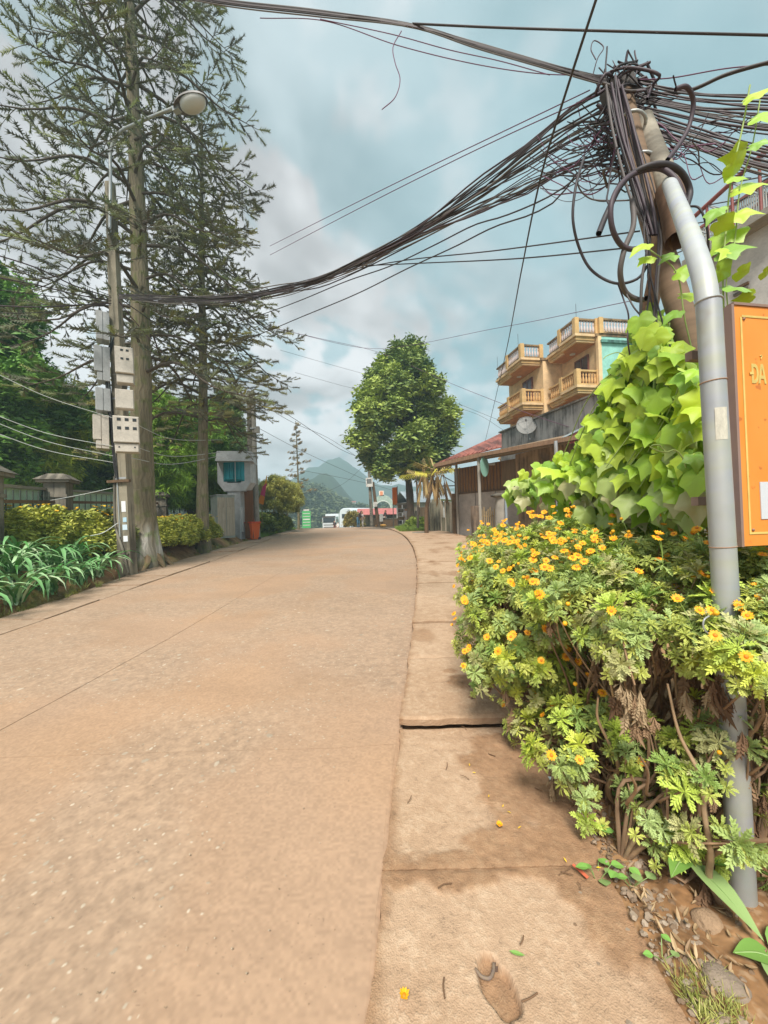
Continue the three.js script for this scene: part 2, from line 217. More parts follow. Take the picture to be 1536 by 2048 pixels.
// right-hand pavement slabs
const HOOK = { x: 0.29, d: 1.265 };
{
  const S = 2.4, N = 1024, rot = (u, v, k) => [u * k + v * (k >> 1), v * k - u * (k >> 1)], gr = (u, v) => 0.4 * fbm(u * 40, v * 40, 207, 4, 40) + 0.35 * fbm(...rot(u, v, 120), 209, 3, 0) + 0.25 * hash(u * N | 0, v * N | 0, 77);
  M.pave = std(0xffffff, 0.93, { vertexColors: true });
  M.pave.map = tex(N, (u, v) => { const a = fbm(u * 5, v * 5, 201, 5, 5), g = gr(u, v), f = hash(u * N | 0, v * N | 0, 78), pit = sm(0.3, 0.24, g); let c = mixc([0.465, 0.312, 0.2], [0.415, 0.27, 0.166], sm(0.3, 0.7, a)); c = mixc(c, [0.52, 0.39, 0.27], 0.55 * sm(0.5, 0.68, g)); const k = 0.8 + 0.16 * (f - 0.5) + 0.42 * g; return c.map(q => q * k * (1 - 0.3 * pit)); }, 1 / S);
  M.pave.bumpMap = tex(N, (u, v) => gr(u, v), 1 / S, false); M.pave.bumpScale = 0.009;
  const pave = struct('pavement_right'), up = [0.024, 0.024, 0.026, 0.1, 0.105, 0.125, 0.105, 0.125, 0.1, 0.12, 0.1, 0.11, 0.09, 0.1, 0.08, 0.08, 0.06];
  const dirtMask = (x, d) => {                             // soil lying on the slabs, with ragged outlines
    const n = fbm(x * 9, d * 9, 221, 4) - 0.5;
    const e = (cx, cd, rx, rd, k = 1) => sm(1.15, 0.75, Math.hypot((x - cx) / rx, (d - cd) / rd) + n * k);
    let m = Math.max(e(0.74, 2.22, 0.32, 0.42), e(0.64, 1.72, 0.34, 0.16), e(0.24, 1.64, 0.45, 0.085, 1.3), e(0.62, 3.3, 0.1, 0.14, 1.4), e(0.55, 3.5, 0.07, 0.05, 1.5) * 0.8, e(0.8, 1.5, 0.16, 0.3));
    m = Math.max(m, 0.85 * sm(0.075, 0.015, x - xr(d) + 0.06 * n), 0.75 * sm(0.12, 0.02, xp(d) - x + 0.12 * n) * (d < 6 ? 1 : 0.4));
    if (d > 4) m = Math.max(m, 0.8 * sm(0.62, 0.72, fbm(x * 2.2, d * 1.1, 223, 4)));
    const hk = hole(x, d); return Math.max(m, hk);
  };
  function hole(x, d) { const n = 0.5 * (fbm(x * 22, d * 22, 227, 3) - 0.5); const q = (d - 1.285) / 0.13; const cx = HOOK.x + 0.012 + 0.035 * (q < 0 ? -q : 0); return sm(1.04, 0.92, Math.hypot((x - cx) / 0.052, (d - 1.235) / 0.085) + n); }
  for (let i = 0; i < SLAB_D.length - 1; i++) {
    const d0 = SLAB_D[i] + (i === 3 ? 0.02 : i === 2 ? 0.0005 : 0.012), d1 = SLAB_D[i + 1] - (i === 1 ? 0.0005 : i < 3 ? 0.004 : 0.014), near = d0 < 3.5, nu = i === 1 ? 130 : near ? 80 : 18, nv = i === 1 ? 170 : near ? 90 : 24, tilt = (hash(i, 3, 5) - 0.5) * 0.03;
    part('paving_slab', slabGeo(nu, nv, (s, t) => {
      const d = lerp(d0, d1, t) + (t === 0 || t === 1 ? 1 : 0.3) * (i === 3 && t === 0 ? 0.03 : 0.006) * (fbm(s * 5, i * 7 + t, 231, 3) - 0.5) * (near ? 1 : 0.7);
      const a = xr(d) + 0.02 + 0.05 * (fbm(d * 6, 2, 233, 4) - 0.5), b = Math.max(a + 0.3, xp(d) + (d < 2.0 ? 0.1 : 0)), x = lerp(a, b, s);
      let y = rise(d) + up[i] + tilt * (t - 0.5) + 0.008 * (fbm(x * 7, d * 7, 237, 3) - 0.5);
      const e = Math.min(s, 1 - s) * (b - a), ee = Math.min(t, 1 - t) * (d1 - d0); y -= (i < 3 ? 0.004 : 0.012) * sm(0.02, 0, Math.min(e, ee)) * (0.5 + fbm(x * 12, d * 12, 239, 2));
      const m = near ? dirtMask(x, d) : 0; y += 0.008 * m * (0.4 + fbm(x * 26, d * 26, 241, 3)) - 0.034 * (near ? hole(x, d) : 0); return V(x, y, -d);
    }, i >= 3 ? 0.042 : 0.14, p => { const m = dirtMask(p.x, -p.z), f = 0.82 + 0.36 * fbm(p.x * 30, p.z * 30, 243, 2); return mixc([1, 1, 1], [0.7 * f, 0.61 * f, 0.52 * f], m); }), M.pave, pave);
  }
  // packed dirt under the joints of road and pavements
  struct('joint_dirt', slabGeo(60, 90, (s, t) => { const d = lerp(-5, 42, t), x = lerp(xb(d) + 0.15, xr(d) + 0.85, s); return V(x, rise(d) - 0.006 + 0.014 * (fbm(x * 0.7, d * 0.7, 163, 3) - 0.5), -d); }, 0.05), std([0.3, 0.185, 0.1], 0.97, { map: T.grain }));
  // dust and grit caught along the road edge
  const fil = slabGeo(6, 240, (s, t) => { const d = lerp(0.2, 13, t * t), x = xr(d) - 0.03 + 0.055 * s + 0.04 * (fbm(d * 4, 5, 247, 3) - 0.5); return V(x, rise(d) + 0.006 + 0.008 * Math.sin(s * 3.14) * (0.55 + 0.9 * fbm(d * 9, s * 3, 249, 3)), -d); }, 0.05);
  const gd = struct('gutter_dirt', fil, M.road);
}
// left-hand pavement
{
  const pave = struct('pavement_left'), m = std([0.84, 0.86, 0.9], 0.93, { map: M.pave.map, bumpMap: M.pave.bumpMap, bumpScale: 0.01 });
  const JL = [-3, 1.6, 3.4, 5.1, 6.25, 7.7, 9.2, 10.6, 12, 13.6, 15.2, 17, 19, 21.5, 24, 27, 30, 34, 38];
  for (let i = 0; i < JL.length - 1; i++) { const dy = 0.008 + 0.03 * hash(i, 9, 4); part('paving_slab', slabGeo(12, 12, (s, t) => { const d = lerp(JL[i] + 0.02, JL[i + 1] - 0.02, t) + (hash(i, 7, 2) - 0.5) * 0.3 * s, x = lerp(xl(d) - 0.003, Math.min(xb(d) + 0.05, xl(d) - 0.4), s); return V(x, rise(d) + dy + 0.012 * (fbm(x * 3, d * 3, 251, 3) - 0.5) - (hash(i, 2, 2) - 0.5) * 0.05 * (t - 0.5), -d); }, 0.12), m, pave); }
}
// planting bed on the right
{
  const m = M.soil, g = slabGeo(110, 200, (s, t) => { const d = lerp(-1.5, 9, t), x = lerp(xp(d) - 0.06 + 0.05 * (fbm(d * 5, 8, 261, 3) - 0.5), xp(d) + 1.9, s); return V(x, groundY(x, -d) + 0.02 * sm(0, 0.1, s) + 0.02 * (fbm(x * 18, d * 18, 263, 3) - 0.5), -d); }, 0.2, p => { const f = 0.85 + 0.4 * fbm(p.x * 8, p.z * 8, 267, 3); return [f, f, f]; });
  struct('planting_bed', g, m);
}
// ---------------------------------------------------------------- plants: shared makers
const X = (px, d) => P(px, 1040, d).x;
const up = V(0, 1, 0), tmpM = new THREE.Matrix4();
const leafMat = (rough = 0.65) => new THREE.MeshStandardMaterial({ color: 0xffffff, roughness: rough, side: THREE.DoubleSide });
M.leaf = leafMat(0.6); M.leafV = new THREE.MeshStandardMaterial({ color: 0xffffff, roughness: 0.6, side: THREE.DoubleSide, vertexColors: true });
function leafBlade(L, W, fold = 0.25, droop = 0.2, n = 2, pw = 0.8) {       // a leaf along +z from the origin, face up
  const pos = [], rows = []; const w = [0.15, 1, 0.75, 0.0];
  for (let i = 0; i <= n + 1; i++) { const t = i / (n + 1), ww = W * 0.5 * (i === 0 ? 0.12 : i === n + 1 ? 0 : Math.sin(3.14 * Math.pow(t, pw))), y = -droop * L * t * t; rows.push([[-ww, y + fold * ww, L * t], [0, y, L * t], [ww, y + fold * ww, L * t]]); }
  for (let i = 0; i <= n; i++) { const a = rows[i], b = rows[i + 1]; for (const [p, q] of [[0, 1], [1, 2]]) { pos.push(...a[p], ...b[p], ...a[q]); if (i < n) pos.push(...a[q], ...b[p], ...b[q]); else pos.push(...a[q], ...b[p], ...b[q]); } }
  const g = new THREE.BufferGeometry(); g.setAttribute('position', new THREE.Float32BufferAttribute(pos, 3)); g.computeVertexNormals(); return g;
}
function orient(g, dir, roll = 0, o) { const q = new THREE.Quaternion().setFromUnitVectors(V(0, 0, 1), dir.clone().normalize()); if (roll) g.rotateZ(roll); g.applyQuaternion(q); if (o) g.translate(o.x, o.y, o.z); return g; }
function cluster(seed, n, L, W, spread, o = {}) {                  // spray of leaves about a point
  const R = rng(seed), gs = [];
  for (let i = 0; i < n; i++) { const a = R() * 6.283, e = (o.flat ?? 0.7) * (R() - 0.35), dir = V(Math.cos(a) * Math.cos(e), Math.sin(e), Math.sin(a) * Math.cos(e)); if (o.down) dir.y -= o.down * R();
    const s = 0.7 + 0.6 * R(), g = leafBlade(L * s, W * s, 0.3, o.droop ?? 0.3, o.n ?? 1); gs.push(orient(g, dir, (R() - 0.5) * 1.6, V((R() - 0.5), (R() - 0.5) * 0.8, (R() - 0.5)).multiplyScalar(spread))); }
  return merge(gs);
}
const col3 = (a, b, t) => rgb(...mixc(a, b, t));
function scatter(parent, name, geo, mat, list) {
  const im = sh(new THREE.InstancedMesh(geo, mat, list.length)); im.name = name; const m = new THREE.Matrix4(), s = V(1, 1, 1);
  list.forEach((e, i) => { m.compose(e.p, e.q, typeof e.s === 'number' ? s.setScalar(e.s) : e.s); im.setMatrixAt(i, m); if (e.c) im.setColorAt(i, e.c); });
  im.userData.kind = 'stuff'; parent.add(im); return im;
}
const rq = R => new THREE.Quaternion().setFromEuler(new THREE.Euler((R() - 0.5) * 1.1, R() * 6.283, (R() - 0.5) * 1.1));
const CL = { broad: cluster(1, 16, 0.2, 0.085, 0.34), fine: cluster(2, 24, 0.19, 0.032, 0.34, { droop: 0.6, down: 0.7 }), small: cluster(3, 18, 0.1, 0.04, 0.16), far: cluster(4, 12, 0.42, 0.2, 0.7), grass: cluster(5, 14, 0.28, 0.016, 0.1, { flat: 0, droop: 0.3 }) };
// grass tuft: blades upward
{ const R = rng(8), gs = []; for (let i = 0; i < 12; i++) { const a = R() * 6.28; gs.push(orient(leafBlade(0.22 * (0.6 + R() * 0.7), 0.012, 0.2, 0.25, 2), V(Math.cos(a) * 0.5, 0.9, Math.sin(a) * 0.5), 0, V((R() - 0.5) * 0.1, 0, (R() - 0.5) * 0.1))); } CL.grass = merge(gs); }

// a broadleaf tree: tapered trunk, limbs to lobes, leaf clusters over the lobes
function broadleaf(name, label, base, o) {
  const R = rng(o.seed), t = thing(name, label, 'tree', base, 0, o.group), H = o.H, rx = o.rx, ry = o.ry, cy = H - ry;
  const lean = o.lean || 0, top = V(lean, cy + ry * 0.45, 0), tr = o.r;
  part('trunk', taper([V(0, -0.35, 0), V(lean * 0.1 + 0.08 * tr, H * 0.15, 0), V(lean * 0.4, cy * 0.62, 0.1), top], tr, tr * 0.28, 20, 10, u => 1 + 0.7 * Math.exp(-u * 26) + 0.08 * Math.sin(u * 31)), o.bark || M.bark, t);
  const lobes = [], list = [];
  for (let i = 0; i < o.lobes; i++) { const a = i * 2.4 + R() * 0.9, v = lerp(-0.92, 0.96, (i + R()) / o.lobes), rr = Math.sqrt(1 - v * v) * (0.5 + 0.45 * R()) * (o.egg && v > -0.3 ? 1 - (o.egg === true ? 0.22 : o.egg) * (v + 0.3) : 1);
    lobes.push({ c: V(lean * 0.6 + Math.cos(a) * rr * rx, cy + v * ry * 0.86, Math.sin(a) * rr * rx), r: rx * (o.lr || 0.34) * (0.65 + 0.6 * R()), tone: R() }); }
  lobes.forEach((l, i) => { if (i % 3 === 0) { const s = V(lean * 0.5, lerp(cy - ry * 0.8, cy + ry * 0.2, clamp((l.c.y - cy + ry) / (2 * ry))), 0); part('limb', taper([s, s.clone().lerp(l.c, 0.5).add(V(0, -0.15 * rx * R(), 0)), l.c], tr * 0.3, tr * 0.06, 7, 5), o.bark || M.bark, t); } });
  const per = Math.round(o.n / lobes.length);
  for (const l of lobes) for (let k = 0; k < per; k++) {
    const a = R() * 6.283, v = R() * 2 - 1, q = Math.pow(R(), 0.45), rr = Math.sqrt(1 - v * v), p = V(Math.cos(a) * rr, v * 0.8, Math.sin(a) * rr).multiplyScalar(l.r * q * (0.85 + 0.45 * R())).add(l.c);
    list.push({ p, q: rq(R), s: (o.s || 1) * (0.7 + 0.6 * R()), c: col3(o.c0, o.c1, clamp(l.tone * 0.6 + R() * 0.5)) });
  }
  scatter(t, 'crown', o.geo || CL.broad, M.leaf, list); return t;
}
// a rounded shrub
function shrub(name, label, base, o) {
  const R = rng(o.seed), t = thing(name, label, o.cat || 'shrub', base, 0, o.group), list = [];
  for (let i = 0; i < 7; i++) { const a = i * 0.9 + R(), q = V(Math.cos(a) * o.rx * 0.6, o.h * (0.45 + 0.3 * R()), Math.sin(a) * (o.rz || o.rx) * 0.6); part('stem', taper([V(q.x * 0.15, -0.05, q.z * 0.15), V(q.x * 0.5, q.y * 0.55, q.z * 0.5), q], 0.025, 0.008, 6, 5), M.woodD, t); }
  for (let i = 0; i < o.n; i++) { const a = R() * 6.283, u = R(), v = Math.pow(R(), 0.6), bump = 0.75 + 0.5 * vn(Math.cos(a) * 2 + 5, Math.sin(a) * 2 + u * 3, o.seed), r = Math.sqrt(1 - u * u * 0.9) * (0.55 + 0.45 * v) * bump;
    list.push({ p: V(Math.cos(a) * r * o.rx, o.h * (0.12 + 0.84 * u * (0.75 + 0.25 * v) * (0.85 + 0.3 * bump * 0.5)), Math.sin(a) * r * (o.rz || o.rx)), q: rq(R), s: (o.s || 1) * (0.7 + 0.6 * R()), c: col3(o.c0, o.c1, R()) }); }
  scatter(t, 'foliage', o.geo || CL.small, M.leaf, list);
  if (o.fl) { const fl = []; for (let i = 0; i < o.fl; i++) { const a = R() * 6.283, r = R(); fl.push({ p: V(Math.cos(a) * r * o.rx, o.h * (0.72 + 0.34 * Math.sqrt(1 - r * r * 0.8)), Math.sin(a) * r * (o.rz || o.rx)), q: rq(R), s: 0.8 + 0.5 * R(), c: rgb(0.85, 0.42 + 0.15 * R(), 0.02) }); } scatter(t, 'blossom', CL.blossom, M.leaf, fl); }
  return t;
}
{ const gs = []; for (let i = 0; i < 9; i++) gs.push(orient(leafBlade(0.03, 0.013, 0.1, 0.1, 1), V(Math.cos(i * 0.7), 0.25, Math.sin(i * 0.7)))); gs.push(new THREE.SphereGeometry(0.011, 6, 4).translate(0, 0.004, 0)); CL.blossom = merge(gs).scale(1.6, 1.6, 1.6); }

// ---------------------------------------------------------------- the two tall firs on the left
const finger = (() => { const g = new THREE.ConeGeometry(0.5, 1, 5, 1); g.translate(0, 0.5, 0); g.rotateX(Math.PI / 2); return g; })();
CL.spray = (() => { const R = rng(31), gs = []; const add = (o, d, L, w) => { const g = finger.clone().scale(w, w * 0.7, L); gs.push(orient(g, d, 0, o)); };
  add(V(0, 0, 0), V(0, 0, 1), 0.34, 0.022);
  for (let i = 0; i < 9; i++) { const t = 0.05 + i * 0.032, s = i % 2 ? 1 : -1; add(V(0, 0, t), V(s * (0.8 + 0.2 * R()), 0.45 * (R() - 0.35), 0.75), 0.09 + 0.06 * R(), 0.034); add(V(0, 0, t + 0.01), V(s * 0.4, 0.5 * (R() - 0.2), 0.8), 0.06 + 0.04 * R(), 0.03); }
  for (let i = 0; i < 4; i++) add(V(0, 0, 0.3), V(Math.cos(i * 1.6) * 0.6, Math.sin(i * 1.6) * 0.5, 0.8), 0.1, 0.034);
  return merge(gs); })();
function fir(label, base, o) {
  const R = rng(o.seed), t = thing('fir_tree', label, 'tree', base, 0), H = o.H, list = [], lx = o.lean || 0;
  const axis = y => V(lx * (y / H), y, 0.1 * Math.sin(y * 0.5));
  const tg = taper([axis(-0.4), axis(H * 0.1), axis(H * 0.35), axis(H * 0.7), axis(H)], o.r, 0.05, 60, 14, u => (1 + 0.65 * Math.exp(-u * 34)) * (1 + 0.03 * Math.sin(u * 60)));
  { const p = tg.attributes.position, c = []; for (let i = 0; i < p.count; i++) { const y = p.getY(i), a = Math.atan2(p.getZ(i), p.getX(i)), e = 0.9 + 0.45 * fbm(a * 2.2 + 9, y * 1.5, 301, 3), w = o.lime ? sm(e + 0.08, e - 0.1, y) * sm(0.05, 0.3, y + 0.3 * fbm(a * 3, y * 2, 303, 2) - 0.1) * sm(0.3, 0.5, fbm(a * 4 + 3, y * 3, 307, 3)) : 0; c.push(...mixc([1, 1, 1], [2.6, 3.0, 4.2], w)); } tg.setAttribute('color', new THREE.Float32BufferAttribute(c, 3)); }
  part('trunk', tg, o.mat, t);
  if (o.lime) for (let i = 0; i < 8; i++) { const a = i * 0.8 + 0.3 * R(), L = o.r * (2.0 + 1.2 * R()); part('root', taper([V(Math.cos(a) * o.r * 0.8, 0.42, Math.sin(a) * o.r * 0.8), V(Math.cos(a) * o.r * 1.5, 0.1, Math.sin(a) * o.r * 1.5), V(Math.cos(a + 0.2) * L, -0.16, Math.sin(a + 0.2) * L)], 0.13, 0.03, 8, 6), o.mat2, t); }
  for (let i = 0; i < o.limbs; i++) {
    const k = (i + R() * 0.8) / o.limbs, y = lerp(o.clear, H * 0.97, Math.pow(k, 0.92)), a = i * 2.39996 + R() * 0.5, L = o.L * Math.pow(1 - (y - o.clear) / (H - o.clear), 0.55) * (0.55 + 0.6 * R()) * (k < 0.1 ? 0.75 : 1) + 0.4;
    const dir = V(Math.cos(a), 0, Math.sin(a)), s = axis(y), sag = L * ((o.droop || 0.2) + 0.22 * R());
    const pts = [s, s.clone().addScaledVector(dir, L * 0.35).add(V(0, 0.03 * L, 0)), s.clone().addScaledVector(dir, L * 0.7).add(V(0, -sag * 0.55, 0)), s.clone().addScaledVector(dir, L).add(V(0, -sag * 0.85, 0))];
    const c = new THREE.CatmullRomCurve3(pts), gs = [taper(pts, 0.02 + 0.011 * L, 0.008, 10, 5)];
    const side = V(-dir.z, 0, dir.x); let flip = R() < 0.5 ? 1 : -1;
    for (let u = 0.2; u < 1; u += (o.step || 0.3) / L * (0.7 + 0.6 * R())) { flip = -flip; const b = c.getPoint(u), l = (0.3 + 0.34 * L * (1 - u * 0.7)) * (0.5 + 0.6 * R()), td = dir.clone().multiplyScalar(0.55).addScaledVector(side, flip * (0.6 + 0.5 * R())).add(V(0, -0.15 + 0.3 * R(), 0)).normalize();
      const e = b.clone().addScaledVector(td, l).add(V(0, -0.14 * l, 0)), mid = b.clone().lerp(e, 0.5).add(V(0, 0.05 * l, 0)); gs.push(taper([b, mid, e], 0.012, 0.005, 3, 4));
      const tc = new THREE.CatmullRomCurve3([b, mid, e]), n = Math.max(1, Math.round(l / 0.2)); let f = 1;
      for (let q = 0; q < n; q++) { f = -f; const pp = tc.getPoint((q + 0.6) / n), d2 = td.clone().addScaledVector(side, f * 0.7 * (q < n - 1 ? 1 : 0.15)).add(V(0, 0.5 * (R() - 0.45), 0)).normalize(); const qq = new THREE.Quaternion().setFromUnitVectors(V(0, 0, 1), d2).multiply(new THREE.Quaternion().setFromAxisAngle(V(0, 0, 1), R() * 6.28)); list.push({ p: pp, q: qq, s: (o.s || 1) * (0.75 + 0.5 * R()), c: col3(o.c0, o.c1, R() * R() + 0.25 * (fbm(pp.x, pp.y, 311, 2) - 0.3)) }); } }
    const tip = c.getPoint(1); list.push({ p: tip, q: new THREE.Quaternion().setFromUnitVectors(V(0, 0, 1), dir.clone().add(V(0, 0.1, 0)).normalize()), s: 1.2, c: col3(o.c0, o.c1, R()) });
    part('limb', gs, M.limb, t);
  }
  scatter(t, 'crown', CL.spray, M.needle, list); return t;
}
M.limb = std([0.1, 0.08, 0.062], 0.95); M.needle = std(0xffffff, 0.7);
M.firBark = std([0.25, 0.215, 0.15], 0.95, { map: T.bark, bumpMap: T.barkB, bumpScale: 0.03, vertexColors: true });
M.firRoot = std([0.28, 0.2, 0.12], 0.95, { map: T.bark, bumpMap: T.barkB, bumpScale: 0.03 });
fir('tallest fir with lime-washed trunk foot beside the meter pole', on(X(292, 12.6), 12.6), { seed: 41, H: 27, r: 0.38, clear: 6.2, limbs: 96, L: 5.0, lean: -0.35, droop: 0.3, s: 1.08, step: 0.265, lime: true, mat: M.firBark, mat2: M.firRoot, c0: [0.085, 0.085, 0.07], c1: [0.27, 0.32, 0.09] });
fir('slimmer fir with pale bare trunk behind the left flower hedge', on(X(406, 17.2), 17.2), { seed: 57, H: 19.5, r: 0.27, clear: 5.6, limbs: 72, L: 4.9, lean: 0.3, droop: 0.34, mat: M.firBark, s: 1.15, step: 0.3, c0: [0.1, 0.095, 0.07], c1: [0.42, 0.4, 0.1] });

// ---------------------------------------------------------------- trees behind the left fence
{
  const G1 = [0.07, 0.17, 0.03], G2 = [0.27, 0.47, 0.05], Y2 = [0.45, 0.56, 0.06], D1 = [0.045, 0.12, 0.03], D2 = [0.2, 0.36, 0.06];
  const list = [
    ['dark broadleaf tree filling the left edge of the photo', 'broadleaf_tree', -20, 17, 13.2, 3.1, 5.2, 'broad', D1, [0.2, 0.4, 0.06], 4600, 1.25],
    ['bright yellow-green tree behind the stone fence pillar', 'broadleaf_tree', 75, 19, 9.6, 2.2, 3.6, 'fine', G1, Y2, 3800, 1.3],
    ['dark green tree just left of the meter boxes', 'broadleaf_tree', 165, 22, 9.4, 2.1, 3.9, 'broad', D1, D2, 3200, 1.2],
    ['rounded tree behind the meter pole, between it and the fir', 'broadleaf_tree', 235, 25, 9.3, 2.0, 3.9, 'fine', D1, G2, 2600, 1.3],
    ['bright green feathery tree right of the lime-washed fir', 'broadleaf_tree', 325, 21, 8.6, 1.9, 3.3, 'fine', G1, [0.36, 0.58, 0.05], 3800, 1.25],
    ['feathery green tree behind the slim fir trunk', 'broadleaf_tree', 392, 25, 9.6, 2.1, 3.9, 'fine', G1, G2, 3600, 1.3],
    ['dark tree with ragged top left of the grey kiosk', 'broadleaf_tree', 450, 28, 11.3, 2.2, 5.0, 'fine', D1, [0.2, 0.27, 0.05], 3600, 1.3],
  ];
  list.forEach(([label, n, px, d, H, rx, ry, geo, c0, c1, cnt, s], i) => broadleaf(n, label, on(X(px, d), d), { seed: 400 + i * 7, H: H - groundY(X(px, d), -d) + 0.2, r: 0.2, rx, ry, lobes: 30, n: Math.round(cnt * 0.85), s, c0, c1, geo: CL[geo], egg: true, lr: 0.36 }));
}
// ---------------------------------------------------------------- stone fence with railings on the left
{
  const pts = [[-40, 8.3], [118, 12.2], [322, 20], [383, 27]].map(([px, d]) => V(X(px, d), 0, -d)); pts.forEach(p => { p.y = groundY(p.x, p.z); });
  const names = ['stone fence pillar at the left photo edge', 'broad stone fence pillar left of the meter pole', 'stone fence pillar right of the lime-washed fir', 'stone fence pillar just left of the slim fir trunk'];
  pts.forEach((p, i) => { const t = thing('fence_pillar', names[i], 'pillar', p, 0.35, 'stone fence pillars'); const h = [2.2, 2.25, 1.95, 1.9][i];
    part('shaft', box(0.56, h, 0.56, 0, h / 2 - 0.2, 0), M.concreteD, t); part('neck', box(0.64, 0.09, 0.64, 0, h - 0.62, 0), M.concreteD, t);
    const cap = new THREE.CylinderGeometry(0.3, 0.68, 0.2, 4, 1); cap.rotateY(Math.PI / 4); cap.translate(0, h - 0.02, 0); part('cap', [flat(cap), box(0.84, 0.09, 0.84, 0, h - 0.155, 0)], M.concreteD, t); });
  const iron = std([0.06, 0.075, 0.06], 0.7, { map: T.grain }), rail = std([0.2, 0.115, 0.06], 0.8, { map: T.grain });
  const lab = ['iron railing between the left edge pillar and the broad pillar', 'iron railing behind the meter pole', 'iron railing between the two far fence pillars'];
  for (let i = 0; i < 3; i++) { const a = pts[i], b = pts[i + 1], L = Math.hypot(b.x - a.x, b.z - a.z), t = thing('iron_railing', lab[i], 'railing', a, Math.atan2(-(b.z - a.z), b.x - a.x)), sl = b.y - a.y, yy = (u, h) => h + sl * u / L;
    const A = 0.36, B = L - 0.36; for (const h of [0.25, 1.45]) part('rail', beam(V(A, yy(A, h), 0), V(B, yy(B, h), 0), 0.06, h > 1 ? 0.09 : 0.06), h > 1 ? rail : iron, t);
    const n = Math.floor((B - A) / 0.34); for (let k = 1; k < n; k++) { const u = A + (B - A) * k / n; part('picket', cyl(0.016, 0.016, 1.55, u, yy(u, 0.2), 0, 6), iron, t); if (k % 4 === 2) part('square_ornament', [box(0.2, 0.03, 0.03, u, yy(u, 1.2), 0.02), box(0.2, 0.03, 0.03, u, yy(u, 0.9), 0.02), box(0.03, 0.3, 0.03, u - 0.09, yy(u, 1.05), 0.02), box(0.03, 0.3, 0.03, u + 0.09, yy(u, 1.05), 0.02)], iron, t); } }
  // pale green garden wall behind the railings
  const wl = thing('garden_wall', 'pale mint-green rendered wall behind the left railings', 'wall', V(0, 0, 0)), off = V(-0.55, 0, -0.4);
  for (let i = 0; i < 2; i++) { const a = pts[i].clone().add(off), b = pts[i + 1].clone().add(off), y = 1.85; part('wall', quad(V(a.x, a.y - 0.3, a.z), V(b.x, b.y - 0.3, b.z), V(b.x, b.y + y, b.z), V(a.x, a.y + y, a.z), 0.18), std([0.62, 0.86, 0.68], 0.9, { map: T.grain }), wl); part('coping', beam(V(a.x, a.y + y + 0.03, a.z), V(b.x, b.y + y + 0.03, b.z), 0.3, 0.08), M.concrete, wl); }
}
